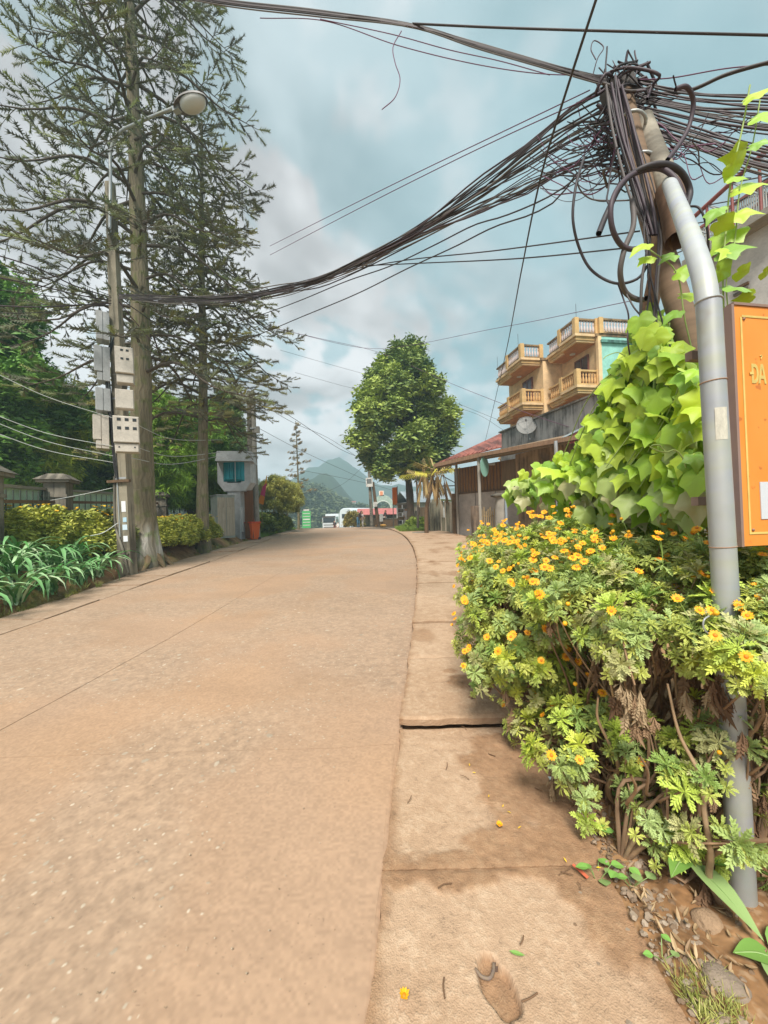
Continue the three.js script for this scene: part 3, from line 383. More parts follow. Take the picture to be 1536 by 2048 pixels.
// ---------------------------------------------------------------- shrubs and strap-leaved clumps on the left bank
{
  const c0 = [0.2, 0.24, 0.03], c1 = [0.58, 0.58, 0.1], gp = 'shrubs along the left bank';
  const sb = [[15, 9.6, 1.15, 'yellow-green flowering shrub at the left photo edge'], [85, 10.3, 1.2, 'yellow-green flowering shrub below the broad stone pillar'], [150, 11, 1.15, 'yellow-green shrub right of the broad stone pillar'], [205, 12, 1.2, 'dark olive shrub touching the meter pole']];
  sb.forEach(([px, d, h, label], i) => shrub('flowering_shrub', label, on(X(px, d), d), { seed: 500 + i, rx: 0.95, rz: 0.8, h: h * 1.12, n: 1500, s: 1.25, c0: i === 3 ? [0.05, 0.08, 0.015] : c0, c1: i === 3 ? [0.2, 0.22, 0.05] : c1, fl: 14 }));
  const hb = [[338, 15.4, 0.95, 'yellow-green shrub against the lime-washed fir trunk'], [372, 15.3, 1.1, 'flowering shrub in front of the slim fir, left half of hedge'], [418, 16.6, 1.15, 'flowering shrub below the grey-green cabinet'], [462, 18.6, 1.15, 'last flowering shrub before the red waste bins']];
  hb.forEach(([px, d, h, label], i) => shrub('flowering_shrub', label, on(Math.min(X(px, d), xb(d) - (i ? 1.0 : 1.7)), d), { seed: 520 + i, rx: i ? 0.95 : 0.75, rz: 1.15, h, n: 2300, s: 1.2, c0, c1, fl: 26 }));
  // strap-leaved clumps, each leaf its own part
  const strap = []; for (let v = 0; v < 6; v++) { const n = 8, W = 0.05, L = 0.72 + 0.06 * v, bend = 1.5 + 0.22 * v, pos = [], nn = []; let y = 0, z = 0, rows = []; for (let i = 0; i <= n; i++) { const t = i / n, a = 1.25 - bend * t * (0.35 + 0.75 * t); if (i) { y += Math.sin(a) * L / n; z += Math.cos(a) * L / n; } const w = W * (t < 0.12 ? 0.6 + 3 * t : t > 0.75 ? (1 - t) / 0.27 + 0.03 : 1) * 0.5; rows.push([[-w, y + w * 0.5, z], [0, y, z], [w, y + w * 0.5, z]]); }
    for (let i = 0; i < n; i++) for (const [p, q] of [[0, 1], [1, 2]]) pos.push(...rows[i][p], ...rows[i][q], ...rows[i + 1][p], ...rows[i][q], ...rows[i + 1][q], ...rows[i + 1][p]);
    const g = new THREE.BufferGeometry(); g.setAttribute('position', new THREE.Float32BufferAttribute(pos, 3)); strap.push(smooth(g)); }
  const sm_ = [[0.17, 0.36, 0.13], [0.32, 0.5, 0.24], [0.09, 0.28, 0.06], [0.46, 0.57, 0.34]].map(c => { const m = std(c, 0.42); m.side = THREE.DoubleSide; return m; });
  const R = rng(77), where = ['lowest clump of strap leaves in the left corner', 'strap-leaved clump beside the lowest clump, nearest the kerb', 'strap-leaved clump in the second row at the left edge', 'strap-leaved clump behind the kerb-side row, left of centre', 'kerb-side strap-leaved clump midway along the row', 'strap-leaved clump below the yellow-green shrubs', 'upright strap-leaved clump under the broad pillar', 'strap-leaved clump one before the meter pole, by the kerb', 'strap-leaved clump at the foot of the meter pole', 'strap-leaved clump tucked behind the row near the meter pole'];
  const spots = [[6.1, 0.32], [7.1, 0.3], [6.6, 0.95], [7.7, 0.9], [8.1, 0.32], [8.5, 1.25], [9.0, 0.85], [9.1, 0.32], [10.0, 0.36], [10.0, 0.95], [5.2, 0.5], [7.3, 1.5]];
  where.push('strap-leaved clump cut by the left photo edge'); where.push('strap-leaved clump in the back row under the left railing');
  spots.forEach(([d, off], i) => { const x = xb(d) - off, t = thing('strap_leaved_plant', where[i], 'plant', on(x, d, -0.03), R() * 6, 'strap-leaved clumps on the left bank');
    for (let k = 0; k < 34; k++) { const m = part('leaf', strap[(k * 5 + i) % 6], sm_[R() < 0.5 ? 0 : R() < 0.55 ? 1 : R() < 0.6 ? 2 : 3], t); m.rotation.y = k * 2.4 + R() * 0.6; m.rotation.order = 'YXZ'; m.rotation.x = (R() - 0.6) * 0.55; m.position.set((R() - 0.5) * 0.26, 0.02 + 0.1 * R(), (R() - 0.5) * 0.24); m.scale.setScalar(1.0 + 0.55 * R()); } });
  // low weeds on the bank
  const wl = []; for (let i = 0; i < 1500; i++) { const d = 5 + 32 * Math.pow(R(), 1.4), x = xb(d) + 0.12 - 2.6 * Math.pow(R(), 1.3), p = on(x, d, -0.01); if (fbm(x * 1.1, d * 1.1, 531, 3) < 0.56 || (d > 10.6 && d < 14.5)) continue; wl.push({ p, q: new THREE.Quaternion().setFromAxisAngle(up, R() * 6.28), s: 0.35 + 0.6 * R(), c: col3([0.12, 0.16, 0.02], [0.3, 0.3, 0.07], R()) }); }
  const g = new THREE.Group(); g.name = 'bank_grass'; g.userData = { kind: 'stuff', label: 'sparse grass and weeds on the left earth bank', category: 'grass' }; scene.add(g); scatter(g, 'blades', CL.grass, M.leaf, wl);
}
// ---------------------------------------------------------------- left pole with meter boxes, notices and street lamp
const POLE = on(X(254, 10.9), 10.9);
const poleX = y => POLE.x - 0.028 * (y - POLE.y);
{
  const t = thing('utility_pole', 'weathered concrete utility pole carrying meter boxes on the left', 'utility pole', POLE); t.rotation.z = 0.028;
  const H = P(219, 366, 10.9).y - POLE.y + 0.4, g = new THREE.BoxGeometry(1, 1, 1, 1, 24, 1), p = g.attributes.position; for (let i = 0; i < p.count; i++) { const k = p.getY(i) + 0.5, w = lerp(0.38, 0.2, k), e = lerp(0.3, 0.17, k); p.setXYZ(i, p.getX(i) * w, k * H - 0.4, p.getZ(i) * e); } g.computeVertexNormals();
  part('shaft', uvm(g), std([0.3, 0.265, 0.2], 0.93, { map: T.stain, bumpMap: T.bump, bumpScale: 0.008 }), t);
  for (const y of [2.75, 5.0, 5.65, 6.6]) part('band', box(0.36 - y * 0.018, 0.05, 0.3 - y * 0.012, 0, y, 0), M.galv, t);
  part('bracket', box(0.62, 0.07, 0.1, -0.02, 2.66, 0.17), M.woodD, t);
  for (const [x, y, w, h, c] of [[0.06, 1.95, 0.12, 0.3, [0.75, 0.75, 0.76]], [0.08, 1.58, 0.1, 0.13, [0.42, 0.6, 0.72]], [0.075, 1.37, 0.13, 0.15, [0.55, 0.66, 0.75]], [0.08, 1.05, 0.12, 0.16, [0.72, 0.74, 0.78]]]) part('paper_notice', box(w, h, 0.006, x, y, 0.155 - y * 0.006), std(c, 0.8), t);
  for (let i = 0; i < 9; i++) { const R = rng(600 + i), x0 = -0.12 - 0.05 * R(), z0 = 0.13 + 0.09 * R(); part('conduit', tube([V(x0 + 0.1, 6.8 - 0.3 * R(), 0.1), V(x0 - 0.04, 6.1, z0), V(x0 + 0.06 * (R() - 0.5), 4.5, z0), V(x0 + 0.04, 3.2, z0 - 0.02), V(x0 + 0.06, 2.7 - (i === 0 ? 1.6 : 0), 0.15)], 0.014 + 0.012 * R(), 22, 5), i % 3 ? M.black : M.galv, t); }
  part('conduit', tube([V(-0.16, 2.8, 0.14), V(-0.17, 1.4, 0.16), V(0.02, 0.75, 0.2), V(0.14, 0.1, 0.2)], 0.035, 20, 6), M.concreteD, t);
  // meter boxes: cream plastic, shaped front with little windows
  const cream = std([0.6, 0.54, 0.46], 0.6, { map: T.grain }), grey = std([0.43, 0.44, 0.44], 0.65, { map: T.grain }), win = std([0.035, 0.035, 0.035], 0.25);
  function meterBox(label, w, h, dp, px, py, d, turn, cols, rows, hatch, mat) {
    const b = thing('meter_box', label, 'meter box', P(px, py, d), turn, 'meter boxes on the left pole'); b.rotation.z = 0.02;
    part('back_plate', box(w * 0.96, h, dp * 0.45, 0, 0, -dp * 0.28), mat, b); part('lid', bevel(w, h * (hatch ? 0.74 : 1), dp * 0.55, 0.02, 0, hatch ? h * 0.13 : 0, dp * 0.22), mat, b);
    if (hatch) part('hatch', bevel(w * 0.9, h * 0.24, dp * 0.36, 0.015, 0, -h * 0.375, dp * 0.13), mat, b);
    for (let r = 0; r < rows; r++) for (let c = 0; c < cols; c++) part('window', box(w * 0.15, w * 0.13, 0.016, (c - (cols - 1) / 2) * w * 0.3 + w * 0.03, h * (0.4 - 0.24 * r), dp * 0.495), win, b);
    if (cols > 2) for (const s of [-1, 1]) part('screw', box(0.035, 0.035, 0.012, s * w * 0.3, -h * 0.36, dp * 0.315), win, b);
    return b;
  }
  meterBox('upper cream meter box with four windows on the pole', 0.42, 0.95, 0.32, 250, 733, 10.35, 0.5, 2, 2, true, cream);
  meterBox('small plain cream box between two meter boxes', 0.42, 0.52, 0.24, 250, 800, 10.4, 0.5, 0, 0, false, cream);
  meterBox('lower cream meter box with six windows and hatch', 0.58, 0.95, 0.3, 254, 870, 10.3, 0.5, 3, 2, true, cream);
  meterBox('topmost grey box on the left side of the meter pole', 0.4, 0.78, 0.3, 205, 656, 10.7, -0.95, 0, 0, false, grey);
  meterBox('second grey box down on the left of the meter pole', 0.42, 0.95, 0.36, 204, 731, 10.7, -0.95, 2, 2, true, grey);
  meterBox('small grey box on the left of the meter pole', 0.4, 0.62, 0.34, 206, 802, 10.7, -0.95, 0, 0, false, grey);
  meterBox('lowest grey box on the left of the meter pole', 0.46, 0.92, 0.36, 202, 866, 10.65, -0.95, 2, 2, true, cream);
  // street lamp on its bent arm
  const l = thing('street_lamp', 'grey street lamp on a bent arm above the meter pole', 'street lamp', P(219, 470, 10.7));
  const o = P(219, 470, 10.7), q = (px, py, d) => P(px, py, d).sub(o);
  part('arm', tube([q(219, 470, 10.7), q(221, 360, 10.7), q(222, 300, 10.65), q(236, 268, 10.55), q(275, 246, 10.3), q(352, 214, 9.9)], 0.04, 40, 8), M.galv, l);
  const hp = q(381, 208, 9.7), dir = q(352, 214, 9.9).sub(q(300, 237, 10.2)).normalize(), hd = new THREE.Group(); hd.name = 'lamp_head'; hd.position.copy(hp); hd.quaternion.setFromUnitVectors(V(1, 0, 0), dir); l.add(hd);
  const body = new THREE.SphereGeometry(0.5, 20, 12, 0, 6.283, 0, 1.62); body.scale(1.02, 0.34, 0.5); part('housing', body, std([0.3, 0.28, 0.27], 0.55, { map: T.grain }), hd);
  const lens = new THREE.SphereGeometry(0.5, 20, 12, 0, 6.283, 1.5, 1.64); lens.scale(0.76, 0.38, 0.44); lens.translate(0.08, 0, 0); part('lens', lens, std([0.5, 0.49, 0.46], 0.35), hd); part('collar', box(0.2, 0.12, 0.13, -0.44, 0.01, 0), M.galv, hd);
}
// ---------------------------------------------------------------- kiosk transformer, cabinet, bins, second pole
{
  const d = 23.5, s = d / F, t = thing('transformer_kiosk', 'grey concrete transformer kiosk with teal tank on a column', 'transformer', on(X(476, d), d)), gy = t.position.y;
  const Y = py => P(476, py, d).y - gy, cm = std([0.56, 0.57, 0.58], 0.85, { map: T.grain }), teal = std([0.01, 0.24, 0.29], 0.4);
  const top = Y(903), rb = Y(927), tb = Y(966), ub = Y(982);
  const roof = new THREE.CylinderGeometry(1.36, 1.46, top - rb - 0.14, 4, 1); roof.rotateY(0.98); roof.translate(0.03, (top + rb) / 2 - 0.07, 0); const peak = new THREE.ConeGeometry(1.36, 0.2, 4); peak.rotateY(0.98); peak.translate(0.03, top - 0.1, 0);
  part('roof', [flat(roof), flat(peak)], cm, t);
  const S = new THREE.Shape([[-0.98, rb], [-0.98, ub + 0.5], [-0.6, ub], [0.62, ub], [0.98, ub + 0.5], [0.98, rb], [0.62, rb], [0.62, ub + 0.85], [0.4, ub + 0.46], [-0.42, ub + 0.46], [-0.64, ub + 0.85], [-0.64, rb]].map(a => new THREE.Vector2(...a)));
  const ug = new THREE.ExtrudeGeometry(S, { depth: 0.9, bevelEnabled: true, bevelSize: 0.03, bevelThickness: 0.03, bevelSegments: 1 }); ug.translate(0, -0.03, -0.45); part('cradle', uvm(ug), cm, t);
  part('tank', [bevel(1.26, rb - tb + 0.1, 1.0, 0.12, 0, (rb + tb) / 2 + 0.1, 0.1)], teal, t); for (let i = 0; i < 5; i++) part('tank_fin', box(0.03, 0.85, 0.1, -0.44 + i * 0.22, (rb + tb) / 2 + 0.1, 0.64), teal, t);
  part('tank_pipe', cyl(0.03, 0.03, rb - tb + 0.35, 0.17, tb, 0.72, 8), M.galv, t);
  part('column', bevel(0.78, ub + 0.6, 0.8, 0.04, -0.08, ub / 2 - 0.2, 0), cm, t); part('door', box(0.1, 1.5, 0.5, 0.36, 1.0, 0.1), std([0.55, 0.56, 0.56], 0.6), t); part('timber_board', box(0.5, 2.9, 0.12, 0.74, 1.3, 0.15), std([0.2, 0.085, 0.03], 0.8, { map: T.wood }), t);
  const c = thing('electric_cabinet', 'grey-green roadside cabinet between slim fir and kiosk', 'cabinet', on(X(446, 21.5), 21.5, -0.05), 0.72), ch = P(446, 992, 21.5).y - c.position.y;
  part('body', box(0.95, ch, 1.05, 0, ch / 2, 0), std([0.36, 0.41, 0.38], 0.7, { map: T.grain }), c); part('top', box(1.03, 0.05, 1.13, 0, ch + 0.025, 0), M.galv, c); for (const s2 of [-1, 1]) part('door', box(0.44, ch * 0.9, 0.03, s2 * 0.235, ch * 0.5, 0.535), std([0.47, 0.43, 0.36], 0.75, { map: T.wood }), c);
  const red = std([0.62, 0.06, 0.012], 0.42), redL = std([0.72, 0.12, 0.02], 0.45);
  for (let i = 0; i < 2; i++) { const dd = 23.6 + i * 0.75, b = thing('waste_bin', i ? 'red wheeled waste bin, the rear one, beside the pole' : 'red-orange wheeled waste bin, the front one, by the kerb', 'waste bin', on(X(505 - i * 13, dd), dd), -0.5, 'red waste bins');
    const bg = new THREE.BoxGeometry(1, 1, 1), p = bg.attributes.position; for (let k = 0; k < p.count; k++) { const f = p.getY(k) > 0 ? 1 : 0.78; p.setXYZ(k, p.getX(k) * 0.6 * f, (p.getY(k) + 0.5) * 0.98 + 0.06, p.getZ(k) * 0.66 * f); } bg.computeVertexNormals();
    part('body', bg, redL, b); part('lid', bevel(0.66, 0.09, 0.74, 0.03, 0, 1.09, 0), red, b); part('handle', box(0.5, 0.05, 0.06, 0, 1.05, -0.4), red, b); for (const s2 of [-1, 1]) { const w = new THREE.CylinderGeometry(0.1, 0.1, 0.06, 12); w.rotateZ(Math.PI / 2); w.translate(s2 * 0.24, 0.1, -0.3); part('wheel', w, M.black, b); } for (let k = -1; k <= 1; k++) part('rib', box(0.04, 0.8, 0.03, k * 0.17, 0.55, 0.315), redL, b); }
  const pd = 25, pp = thing('utility_pole', 'slim twin concrete pole standing right of the kiosk', 'utility pole', on(X(510, pd), pd)), ph = P(506, 785, pd).y - pp.position.y;
  part('shaft', taper([V(0.12, -0.3, 0), V(0.06, ph * 0.5, 0), V(0.04, ph, 0)], 0.2, 0.15, 8, 10), M.concrete, pp); part('shaft', taper([V(-0.24, 2.6, 0.1), V(-0.2, ph * 0.6, 0.1), V(-0.16, ph + 0.05, 0.1)], 0.17, 0.14, 8, 10), M.concreteD, pp); for (const y of [ph * 0.55, ph * 0.75, ph * 0.93]) part('band', box(0.62, 0.06, 0.36, -0.06, y, 0.05), M.galv, pp); part('junction_box', box(0.3, 0.42, 0.2, 0.3, ph * 0.74, 0.1), M.concrete, pp);
  const coil = thing('cable_coil', 'loose coil of cable hanging on the twin concrete pole', 'cable', P(519, 806, 24.8)); for (let i = 0; i < 4; i++) { const g = new THREE.TorusGeometry(0.28 + 0.05 * i, 0.022, 5, 24); g.rotateY(0.5 + i * 0.12); g.rotateZ(i * 0.3); part('loop', g, M.black, coil); }
  // strip of festive cloth on the pole
  const fl = thing('cloth_pennant', 'pink and orange cloth pennant hanging right of the twin pole', 'flag', P(526, 980, 26)); const fg = (a, b, c2, d2) => quad(a, b, c2, d2, 0.015); part('pole', cyl(0.02, 0.02, 2.6, -0.12, -2.3, -0.05, 6), M.wood, fl); part('pink_cloth', fg(V(0.0, 0.25, 0), V(0.28, 0.45, 0.05), V(0.12, -0.45, 0.03), V(-0.18, -0.3, 0)), std([0.6, 0.06, 0.18], 0.8), fl); part('yellow_tip', fg(V(0.06, 0.3, 0.01), V(0.26, 0.45, 0.05), V(0.3, 1.0, 0.02), V(0.24, 0.9, 0)), std([0.75, 0.4, 0.05], 0.8), fl); part('orange_cloth', fg(V(-0.18, -0.32, 0), V(0.12, -0.46, 0.03), V(0.02, -1.0, 0.04), V(-0.4, -0.85, 0)), std([0.75, 0.25, 0.03], 0.8), fl);
}
// ---------------------------------------------------------------- far hills, woods and the valley
{
  function ridge(name, d, x0, x1, prof, depth, c, seed) {          // a hill as a height field running back from distance d
    const nx = 70, nz = 18, pos = [], idx = [], colr = [];
    for (let j = 0; j <= nz; j++) for (let i = 0; i <= nx; i++) { const x = lerp(x0, x1, i / nx), t = j / nz, h = prof(x) * Math.sin(Math.min(1, t * 1.25) * 1.57) * (t > 0.8 ? 1 - (t - 0.8) * 2 : 1); const n = fbm(x / depth * 5, t * 5, seed, 5) - 0.5; pos.push(x, -8 + h * (1 + 0.28 * n) + depth * 0.02 * n, -d - depth * t); const k = 0.7 + 0.6 * fbm(x / depth * 22, t * 20, seed + 3, 3); colr.push(c[0] * k, c[1] * k, c[2] * k); }
    for (let j = 0; j < nz; j++) for (let i = 0; i < nx; i++) { const a = j * (nx + 1) + i; idx.push(a, a + 1, a + nx + 1, a + 1, a + nx + 2, a + nx + 1); }
    const g = new THREE.BufferGeometry(); g.setAttribute('position', new THREE.Float32BufferAttribute(pos, 3)); g.setAttribute('color', new THREE.Float32BufferAttribute(colr, 3)); g.setIndex(idx); g.computeVertexNormals(); return struct(name, g, std(0xffffff, 1, { vertexColors: true }));
  }
  const bump = (x, c, w, h) => h * Math.exp(-Math.pow((x - c) / w, 2));
  ridge('far_mountain', 400, -430, 420, x => 32 + bump(x, -52, 34, 46) + bump(x, -102, 32, 28) + bump(x, 20, 52, 14) + bump(x, 190, 120, 20) + bump(x, -270, 110, 30), 110, [0.04, 0.075, 0.05], 701);
  ridge('wooded_hill', 225, -300, 60, x => 15 + bump(x, -42, 18, 24) + bump(x, -78, 28, 20) + bump(x, -180, 60, 27), 100, [0.03, 0.055, 0.025], 711);
  ridge('near_slope', 125, -190, 90, x => 9 + bump(x, -34, 16, 11) + bump(x, -70, 30, 18) + bump(x, 10, 22, 5), 90, [0.045, 0.07, 0.03], 721);
  // woods on the near slope: reads as one mass
  const R = rng(733), l = []; for (let i = 0; i < 5200; i++) { const t = Math.pow(R(), 0.8), x = lerp(-120, 40, R()), d = 123 + 70 * t, h = (9 + bump(x, -34, 16, 11) + bump(x, -70, 30, 18) + bump(x, 10, 22, 5)) * Math.sin(Math.min(1, t * 0.97) * 1.57); l.push({ p: V(x, -8 + h + R() * 3.4, -d), q: rq(R), s: 2.2 + 2 * R(), c: col3([0.03, 0.055, 0.02], [0.12, 0.15, 0.05], R()) }); }
  const g = new THREE.Group(); g.name = 'far_woods'; g.userData = { kind: 'stuff', label: 'hazy far-off woods on the slope beyond the road crest', category: 'woods' }; scene.add(g); scatter(g, 'treetops', CL.far, M.leaf, l);
  // pale distant houses on the slope
  [[655, 178, 'tiny pale hillside house left of the distant pole'], [708, 190, 'tiny white hillside house behind the roadside coach'], [785, 186, 'tiny pale hillside house right of the arch']].forEach(([px, d, label], i) => { const q = P(px, 1012 - i * 5, d), t = thing('hillside_house', label, 'house', q); t.scale.setScalar(0.42); part('wall', box(4.6, 3, 4, 0, 0, 0), M.white, t); part('roof', quad(V(-2.6, 1.5, 2.3), V(2.6, 1.5, 2.3), V(2.6, 2.8, -0.2), V(-2.6, 2.8, -0.2), 0.2), std([0.3, 0.12, 0.1], 0.8), t); part('plinth', box(4.4, 10, 3.8, 0, -6.4, 0), M.concreteD, t); });
}
// ---------------------------------------------------------------- left verge beyond the twin pole
{
  const Ya = [0.14, 0.18, 0.03], Yb = [0.42, 0.4, 0.08];
  [[545, 31, 4.6, 1.5, 1.5, 'yellow-green willowy tree right of the cloth pennant'], [572, 35, 4.4, 1.4, 1.4, 'pale yellowish tree left of the sparse larch']].forEach(([px, d, H, rx, ry, label], i) => broadleaf('willowy_tree', label, on(X(px, d), d), { seed: 760 + i * 5, H, r: 0.08, rx, ry, lobes: 20, n: 1100, s: 1.0, c0: Ya, c1: Yb, geo: CL.fine, lean: 0.4 }));
  [[535, 28, 1.35, 'dark green roadside bush right of the twin pole'], [560, 31, 1.4, 'roadside bush under the willowy tree'], [590, 35, 1.3, 'roadside bush left of the green sign board']].forEach(([px, d, h, label], i) => shrub('roadside_bush', label, on(Math.min(X(px, d), xb(d) - 0.6), d), { seed: 780 + i, rx: 1.25, rz: 1.3, h, n: 1500, s: 1.7, c0: [0.04, 0.08, 0.015], c1: [0.28, 0.34, 0.05], fl: 10 }));
  // sparse larch: thin trunk, whorls of near-bare limbs
  const d = 40, t = thing('larch_tree', 'thin sparse larch with near-bare rusty limbs by the road crest', 'tree', on(X(597, d), d)), H = P(594, 842, d).y - t.position.y, R = rng(801), l = [];
  part('trunk', taper([V(0, -0.2, 0), V(0.05, H * 0.5, 0), V(-0.05, H, 0)], 0.15, 0.03, 20, 7), M.bark, t);
  for (let i = 0; i < 30; i++) { const y = H * (0.34 + 0.64 * i / 30), L = (1 - i / 34) * 2.3 * (0.5 + 0.6 * R()), a = i * 2.4, e = V(Math.cos(a) * L, y + 0.12 * L, Math.sin(a) * L); part('limb', taper([V(0, y, 0), V(e.x * 0.5, y - 0.05 * L, e.z * 0.5), e], 0.03, 0.01, 5, 4), M.limb, t); for (let k = 0; k < 6; k++) l.push({ p: V(0, y, 0).lerp(e, 0.45 + 0.55 * R()).add(V((R() - 0.5) * 0.35, (R() - 0.5) * 0.2, (R() - 0.5) * 0.35)), q: rq(R), s: 0.75 + 0.5 * R(), c: col3([0.2, 0.13, 0.07], [0.35, 0.28, 0.12], R()) }); }
  scatter(t, 'crown', CL.small, M.leaf, l.concat(l.map(e => ({ ...e, p: e.p.clone().add(V(0.12, 0.06, 0.1)) }))));
  // green roadside sign board with white rows
  const s = thing('sign_board', 'green roadside board with pale horizontal rows', 'sign', on(X(613, 40), 40, -0.02), 0.1), sg = std([0.08, 0.42, 0.14], 0.6);
  part('panel', box(0.86, 1.75, 0.06, 0, 1.0, 0), sg, s); for (let i = 0; i < 5; i++) part('white_row', box(0.72, i === 2 ? 0.12 : 0.07, 0.02, 0, 0.42 + i * 0.3, 0.04), M.white, s); part('header', box(0.6, 0.16, 0.05, 0, 1.98, 0), M.white, s); for (const q of [-1, 1]) part('post', cyl(0.03, 0.03, 1.9, q * 0.4, 0, -0.06, 6), M.galv, s);
  // grass at the foot of the verge
  const gl = []; for (let i = 0; i < 700; i++) { const dd = 24 + 16 * R(), x = xb(dd) + 0.3 - 1.3 * R(); gl.push({ p: on(x, dd), q: new THREE.Quaternion().setFromAxisAngle(up, R() * 6.28), s: 0.8 + 0.8 * R(), c: col3([0.1, 0.2, 0.02], [0.24, 0.36, 0.05], R()) }); } for (let i = 0; i < 900; i++) { const dd = 27 + 4.5 * R(), x = 1.15 + (dd - 27) * -0.05 + 1.9 * R(); gl.push({ p: on(x, dd, 0.05 + 0.25 * Math.max(0, 1 - Math.hypot((x - 2.1) / 0.9, (dd - 29.5) / 2.2))), q: new THREE.Quaternion().setFromAxisAngle(up, R() * 6.28), s: 0.9 + 0.9 * R(), c: col3([0.1, 0.2, 0.02], [0.28, 0.38, 0.05], R()) }); }
  const g = new THREE.Group(); g.name = 'verge_grass'; g.userData = { kind: 'stuff', label: 'green verge grass by the road crest and the roadside tree', category: 'grass' }; scene.add(g); scatter(g, 'blades', CL.grass, M.leaf, gl);
}
// ---------------------------------------------------------------- the round tree by the crest and things round it
broadleaf('round_crowned_tree', 'large dense egg-crowned tree beside the road crest', on(X(822, 31), 31, -0.05), { seed: 822, H: P(800, 676, 31).y - 0.3, r: 0.36, rx: 4.3, ry: 6.2, lobes: 56, n: 6800, s: 1.5, c0: [0.03, 0.095, 0.028], c1: [0.45, 0.55, 0.1], egg: 0.46, lr: 0.23, lean: -0.55, bark: std([0.1, 0.07, 0.05], 0.95, { map: T.bark }) });
shrub('roadside_bush', 'rounded green bush at the foot of the egg-crowned tree', on(X(836, 29), 29), { seed: 838, rx: 0.95, rz: 0.9, h: 0.95, n: 900, s: 1.7, c0: [0.1, 0.17, 0.02], c1: [0.34, 0.42, 0.06] });
{
  // palm with a skirt of dry fronds next to the shed roof
  const d = 24.5, t = thing('palm_tree', 'short palm with hanging dry brown fronds by the shed roof', 'palm', on(X(852, d), d, -0.05)), R = rng(851), top = P(868, 948, d).sub(t.position);
  part('trunk', taper([V(0, -0.1, 0), V(0.1, top.y * 0.5, 0), top.clone().setY(top.y - 0.4)], 0.14, 0.11, 10, 8), M.woodD, t);
  const fm = [[0.36, 0.24, 0.1], [0.55, 0.5, 0.06], [0.24, 0.15, 0.065], [0.46, 0.34, 0.14]].map(c => { const m = std(c, 0.85); m.side = THREE.DoubleSide; return m; });
  for (let i = 0; i < 34; i++) { const a = i * 2.4, dead = i > 12, L = 0.9 + 0.8 * R(), gs = []; const e = dead ? -0.9 - 0.5 * R() : 0.5 - 0.9 * R(); const dir = V(Math.cos(a) * (dead ? 0.45 : 1), e, Math.sin(a) * (dead ? 0.45 : 1)).normalize(); for (let k = 0; k < 9; k++) { const q = dir.clone().multiplyScalar(L * (0.25 + 0.08 * k)); for (const s of [-1, 1]) gs.push(orient(leafBlade(0.42, 0.05, 0.2, 0.5, 1), dir.clone().add(V(-dir.z * s, -0.35, dir.x * s)), 0, q)); } gs.push(taper([V(0, 0, 0), dir.clone().multiplyScalar(L)], 0.02, 0.006, 3, 4).deleteAttribute('uv')); const m = part('frond', gs, dead ? fm[[0, 2, 3][i % 3]] : fm[i % 3 === 0 ? 3 : 1], t); m.position.copy(top).add(V((R() - 0.5) * 1.5, (R() - 0.3) * 0.7, (R() - 0.5) * 0.6)); m.scale.setScalar(1.25); }
}
